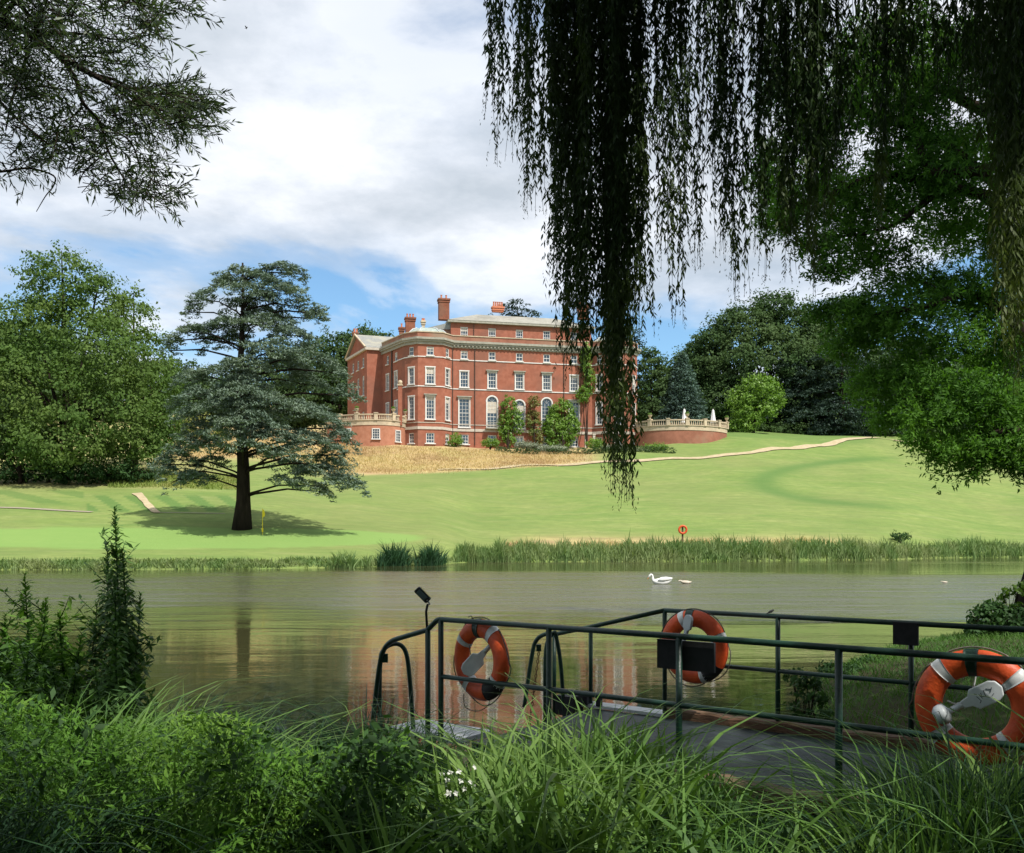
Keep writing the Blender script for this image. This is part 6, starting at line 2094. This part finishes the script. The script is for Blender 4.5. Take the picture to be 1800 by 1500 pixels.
def foreground():
    o = blade_obj('sedge', [
        sedge(1500, 770, 1260, 3.6, 6.0, -5, 150, (.018, .036), (.0, .7), clump=18),
        sedge(420, 640, 1300, 3.1, 4.4, 60, 230, (.015, .030), (.05, .8), clump=14),
        sedge(440, 1240, 1580, 3.0, 4.6, 60, 190, (.013, .026), (.1, .9), clump=12),
        sedge(1000, 1560, 1900, 2.9, 4.6, 0, 140, (.008, .017), (.0, .8), clump=20),
        sedge(130, 800, 1900, 2.9, 4.8, -45, 40, (.009, .018), (.45, 1.0)),
    ], M['blade'])
    props(o, 'tall broad sedge blades filling the middle and right foreground', 'sedge', kind='stuff')
    o = blade_obj('dark_sedge', [
        sedge(1500, 520, 790, 4.6, 6.8, -20, 110, (.007, .013), (.1, .9), clump=30),
        sedge(1000, 300, 560, 5.4, 7.6, -10, 120, (.006, .011), (.2, 1.0), clump=30),
        sedge(700, 1580, 1780, 3.0, 4.2, 10, 120, (.006, .012), (.1, .9), clump=30),
        sedge(900, -150, 230, 3.2, 4.4, 190, 330, (.007, .013), (.3, 1.0), clump=26),
        sedge(700, -150, 240, 5.5, 8.2, 20, 120, (.006, .011), (.2, .9), clump=26),
    ], M['blade_dark'])
    props(o, 'dark bluish sedge tufts in the shade along the near water edge', 'sedge', kind='stuff')
    o = blade_obj('long_grass', [
        sedge(900, -150, 700, 3.6, 6.4, 20, 160, (.004, .008), (.3, 1.0), clump=12),
        sedge(380, 60, 640, 3.6, 5.8, -15, 90, (.007, .013), (.3, 1.0), clump=14),
    ], M['blade'])
    props(o, 'arching long grass over the left part of the near bank', 'grass', kind='stuff')
    # bedstraw / nettle mass: mounds with deep hollows between
    n = 12000
    b, px = fan(n, -150, 720, 3.4, 7.6)
    D = b[:, 1]; x = b[:, 0]
    mound = .5 + .28 * np.sin(x * 3.1 + 1.1 * np.sin(D * 2.3)) * np.sin(D * 3.4 + x) + .22 * np.sin(x * 7.3 + D * 2) * np.sin(D * 6.1 - x * 2)
    ztop = EYE + (HOR - (top_row(px) + 15 + 120 * (1 - mound))) * D / F
    hgt = np.clip(ztop - b[:, 2], .10, 1.05)
    z = b[:, 2] + hgt * (rng.random(n) ** .28)
    c = np.stack([b[:, 0], b[:, 1], z], 1)
    nrm = unit(np.array([0, -.3, 1.0]) + rng.normal(size=(n, 3)) * .4)
    keep = rng.random(n) < .25 + .75 * mound
    c, nrm = c[keep], nrm[keep]
    k = rng.random(len(c)) < np.where(np.sin(c[:, 0] * 1.9 + c[:, 1] * 1.3) > -.2, .9, .45)
    o = quad_obj('groundcover', [tufts(c[k], nrm[k], .075, 14, .036, .0105, .9, .5)], M['l_herb'])
    props(o, 'dense fine-leaved green herbs covering the left near bank', 'ground cover', kind='stuff')
    o = quad_obj('groundcover', [tufts(c[~k], nrm[~k], .10, 13, .060, .022, .9, .5)], M['l_dark_herb'])
    props(o, 'darker broad-leaved weeds mixed into the left near bank', 'ground cover', kind='stuff')
    # low growth between the sedge on the right and in the gaps
    n = 3600
    b, px = fan(n, 640, 1950, 3.2, 6.0)
    D = b[:, 1]
    ztop = EYE + (HOR - (top_row(px) + 100)) * D / F
    z = b[:, 2] + np.clip(ztop - b[:, 2], .1, .7) * rng.random(n)
    ok = b[:, 2] > .05
    c = np.stack([b[:, 0], b[:, 1], z], 1)[ok]
    o = quad_obj('groundcover', [tufts(c, np.tile([0, 0, 1.0], (len(c), 1)), .10, 13, .055, .018, .9, .5)], M['l_dark_herb'])
    props(o, 'dark low plants between the sedge stems at the front', 'ground cover', kind='stuff')
    # grassy bank to the right behind the jetty
    n = 19000
    D = np.sqrt(rng.uniform(7.4 ** 2, 20 ** 2, n)); px = rng.uniform(1330, 1960, n)
    X = (px - 900) / F * D; z = near_z(X, D)
    ok = z > .02
    b = np.stack([X, D, z - .02], 1)[ok]; n = len(b)
    a = blades(b, rng.uniform(.06, .20, n), rng.uniform(0, 6.28, n), rng.uniform(0, .5, n), rng.uniform(.1, .8, n), rng.uniform(.006, .014, n), 3, rng.normal(0, .8, n))
    o = blade_obj('bank_turf', [a], M['shortgrass'])
    props(o, 'shaded short grass on the right bank behind the jetty', 'grass', kind='stuff')


foreground()


# tall leafy stems on the left
def tall_herb(px, ytop, D, label, m='l_dark_herb', nleaf=120, Lf=.11, lean=0, bushy=.0, group='tall leafy stems on the left bank', Wf=.29):
    X = (px - 900) / F * D; z0 = float(near_z(X, D)) - .02
    h = P(px, ytop, D)[2] - z0
    o = empty('tall_herb', (X, D, z0), label, 'plant', group)
    t = np.linspace(0, 1, 12)
    ph = rng.uniform(0, 6.28)
    st = np.stack([lean * h * t ** 1.6 + .02 * np.sin(t * 6 + ph), .02 * np.sin(t * 5 + ph * 2), h * t], 1)
    mb = MB(); mb.tube(st, np.linspace(.009, .003, 12), 6); 
    vs_ = []
    tt = np.linspace(.12, 1, nleaf) ** .95
    q = np.stack([np.interp(tt, t, st[:, i]) for i in range(3)], 1)
    a = np.arange(nleaf) * 2.4 + rng.normal(0, .4, nleaf)
    L_ = Lf * np.interp(tt, [0, .3, .75, .93, 1], [.55, 1, 1, .6, .35]) * rng.uniform(.75, 1.15, nleaf)
    out = np.stack([np.cos(a), np.sin(a), np.zeros(nleaf)], 1)
    up = np.interp(tt, [0, .8, 1], [.15, .45, 1.2])[:, None]
    d1 = unit(out + UP * up); d2 = unit(out * .8 + UP * (up - 1.1))
    m1 = q + d1 * L_[:, None] * .3
    v1 = leaf_quads(m1, d1, np.tile(UP, (nleaf, 1)) + rng.normal(size=(nleaf, 3)) * .25, L_ * .62, L_ * Wf)
    m2 = q + d1 * L_[:, None] * .52 + d2 * L_[:, None] * .25
    v2 = leaf_quads(m2, d2, np.tile(UP, (nleaf, 1)) + out * .5 + rng.normal(size=(nleaf, 3)) * .2, L_ * .6, L_ * Wf * .9)
    vs_ = [v1, v2]
    # side shoots
    for k in range(int(7 + 6 * bushy)):
        s = rng.uniform(.3, .97); b = np.array([np.interp(s, t, st[:, i]) for i in range(3)])
        ang = rng.uniform(0, 6.28); e = b + np.array([math.cos(ang) * .14, math.sin(ang) * .14, .13]) * (1 + bushy) * (1.2 - s * .6)
        mb.tube([b, (b + e) / 2 - UP * .01, e], [.004, .003, .0015], 4, cap=False)
        n = 16; u = rng.random(n)[:, None]; c = b * (1 - u) + e * u
        dd = unit(rng.normal(size=(n, 3)) * np.array([1, 1, .4]) + UP * .1)
        l2 = Lf * .6 * rng.uniform(.6, 1.1, n)
        vs_.append(leaf_quads(c + dd * l2[:, None] * .5, dd, np.tile(UP, (n, 1)) + rng.normal(size=(n, 3)) * .4, l2, l2 * Wf * 1.1))
    mb.build('stem', M['l_dark_herb'], o)
    quad_obj('leaves', vs_, M[m], o)


for (px, yt, D, lab, m, n, bs) in [
    (205, 893, 6.0, 'tallest leafy stem on the left, rising above the far shore', 'l_stem', 200, .5), (180, 960, 6.1, 'second tallest stem, leaning on the left of the tallest one', 'l_stem', 150, .5),
    (222, 965, 5.9, 'leafy stem pressed to the right of the tallest one', 'l_stem', 150, .4), (192, 1020, 5.8, 'shorter stem in front of the tallest pair', 'l_stem', 120, .4), (238, 1045, 6.1, 'short stem with drooping leaves at the right of the tall group', 'l_stem', 110, .4),
    (160, 1060, 6.1, 'short leafy stem at the left foot of the tall group', 'l_stem', 100, .5), (48, 1008, 6.2, 'tallest of the bright leafy stems near the left edge', 'l_herb', 130, .6), (85, 1055, 6.0, 'bright leafy stem right of the left edge group', 'l_herb', 130, .8),
    (110, 1075, 5.9, 'bright bushy stem between the two tall groups', 'l_herb', 120, .9), (20, 1080, 5.8, 'bushy stem at the very left edge', 'l_herb', 110, .8), (62, 1105, 5.6, 'low bushy stem in front of the left edge group', 'l_herb', 110, .9),
    (135, 1120, 5.7, 'low bright stem in front of the gap', 'l_herb', 100, .8), (-10, 1130, 5.6, 'bushy stem half outside the left edge', 'l_herb', 100, .8), (215, 1110, 5.6, 'low dark stem at the foot of the tall group', 'l_stem', 90, .8),
    (40, 1150, 5.3, 'low bushy stem above the left grass', 'l_stem', 100, 1.0), (100, 1165, 5.3, 'low dark bushy stem above the middle left grass', 'l_stem', 100, 1.0), (170, 1175, 5.3, 'low bushy stem right of the dark one', 'l_stem', 100, 1.0)]:
    tall_herb(px, yt, D, lab, m, int(n * 1.5), .130, rng.normal(0, .018), bs)


near_bush('bank_weed', 'dark leafy growth at the foot of the tall stems', [(195, 1215, 40, 50, 6.3), (160, 1235, 36, 45, 6.2), (235, 1240, 30, 36, 6.2)], M['l_stem'], 45, .12, 16, .09, .026)
near_bush('bank_weed', 'bright leafy growth at the left edge below the leafy stems', [(40, 1190, 60, 60, 6.2), (95, 1180, 46, 56, 6.1), (-20, 1200, 50, 60, 6.1)], M['l_herb'], 50, .12, 16, .085, .026)

# broad toothed plants near the bottom
def rosette(px, py, D, s, label, m='l_herb', n=60, L=.13):
    c = P(px, py, D); z0 = float(near_z(c[0], D))
    o = empty('leafy_weed', (c[0], D, z0), label, 'plant', 'leafy weeds in the near grass')
    h = c[2] - z0
    mb = MB(); vs_ = []
    for k in range(7):
        a = rng.uniform(0, 6.28); e = np.array([math.cos(a) * s * rng.uniform(.3, 1), math.sin(a) * s * rng.uniform(.3, 1), h * rng.uniform(.75, 1.05)])
        mb.tube([(0, 0, -.05), e * np.array([.5, .5, .6]), e], [.006, .005, .002], 5, cap=False)
        nn = n // 7
        u = rng.uniform(.45, 1, nn)[:, None]; cc = e * u
        ang = rng.uniform(0, 6.28, nn)
        dd = unit(np.stack([np.cos(ang), np.sin(ang), rng.uniform(-.2, .6, nn)], 1))
        l_ = L * rng.uniform(.6, 1.15, nn)
        nm = np.tile(UP, (nn, 1)) + rng.normal(size=(nn, 3)) * .35
        vs_.append(leaf_quads(cc + dd * l_[:, None] * .5, dd, nm, l_, l_ * .3))
        sdv = unit(np.cross(dd, nm))
        for sg in (-1, 1):      # lobes
            for f_ in (.35, .6):
                d3 = unit(dd + sdv * sg * 1.1)
                vs_.append(leaf_quads(cc + dd * (l_ * f_)[:, None] + d3 * (l_ * .17)[:, None], d3, nm, l_ * .38, l_ * .13))
    mb.build('stem', M['l_dark_herb'], o); quad_obj('leaves', vs_, M[m], o)


for a in [(400, 1425, 3.7, .22, 'bright toothed-leaf plant at the bottom, left of centre', 'l_herb', 90), (450, 1470, 3.5, .2, 'toothed-leaf plant cut by the bottom edge', 'l_herb', 80), (345, 1470, 3.5, .2, 'toothed-leaf plant left of the brightest one', 'l_herb', 80),
          (205, 1410, 3.8, .22, 'broad leaved weed in the left grass', 'l_herb', 80), (560, 1400, 3.9, .2, 'weed at the edge of the shaded sedge', 'l_dark_herb', 80), (15, 1200, 5.0, .25, 'bright weed at the left edge of the bank', 'l_herb', 90),
          (280, 1300, 4.6, .22, 'weed in the sunny patch of left grass', 'l_herb', 80), (1010, 1440, 3.5, .18, 'broad leaved weed among the sunny sedge', 'l_herb', 70), (1770, 1430, 3.4, .2, 'bright small-leaved weed in the right corner', 'l_herb', 90), (1480, 1470, 3.4, .2, 'dark weed below the jetty edge', 'l_dark_herb', 80)]:
    rosette(*a[:4], a[4], a[5], a[6])


# small white flowers
def flowers():
    root = empty('white_wildflower', P(800, 1400, 4.2), 'loose cluster of small white wildflowers in the sedge', 'wildflower')
    inv = P(800, 1400, 4.2); vs_ = []; mb = MB()
    for k in range(26):
        px = rng.choice([785, 800, 815, 830, 905, 925]) + rng.normal(0, 10); py = 1385 + rng.normal(0, 22) + (30 if px > 880 else 0)
        D = rng.uniform(3.7, 4.4)
        c = P(px, py, D) - inv
        g = P(px, py, D); g[2] = near_z(g[0], g[1])
        mb.tube([g - inv, c], [.002, .001], 3, cap=False)
        for j in range(5):
            a = j * 1.257 + rng.uniform(0, 1); d = unit(np.array([[math.cos(a), -.3, math.sin(a)]]))
            vs_.append(leaf_quads(c[None] + d * .007, d, np.array([[0, -1, .4]]), .015, .010))
        quad_obj('flower', vs_, M['flower'], root); vs_ = []
    mb.build('stem', M['l_dark_herb'], root)


flowers()
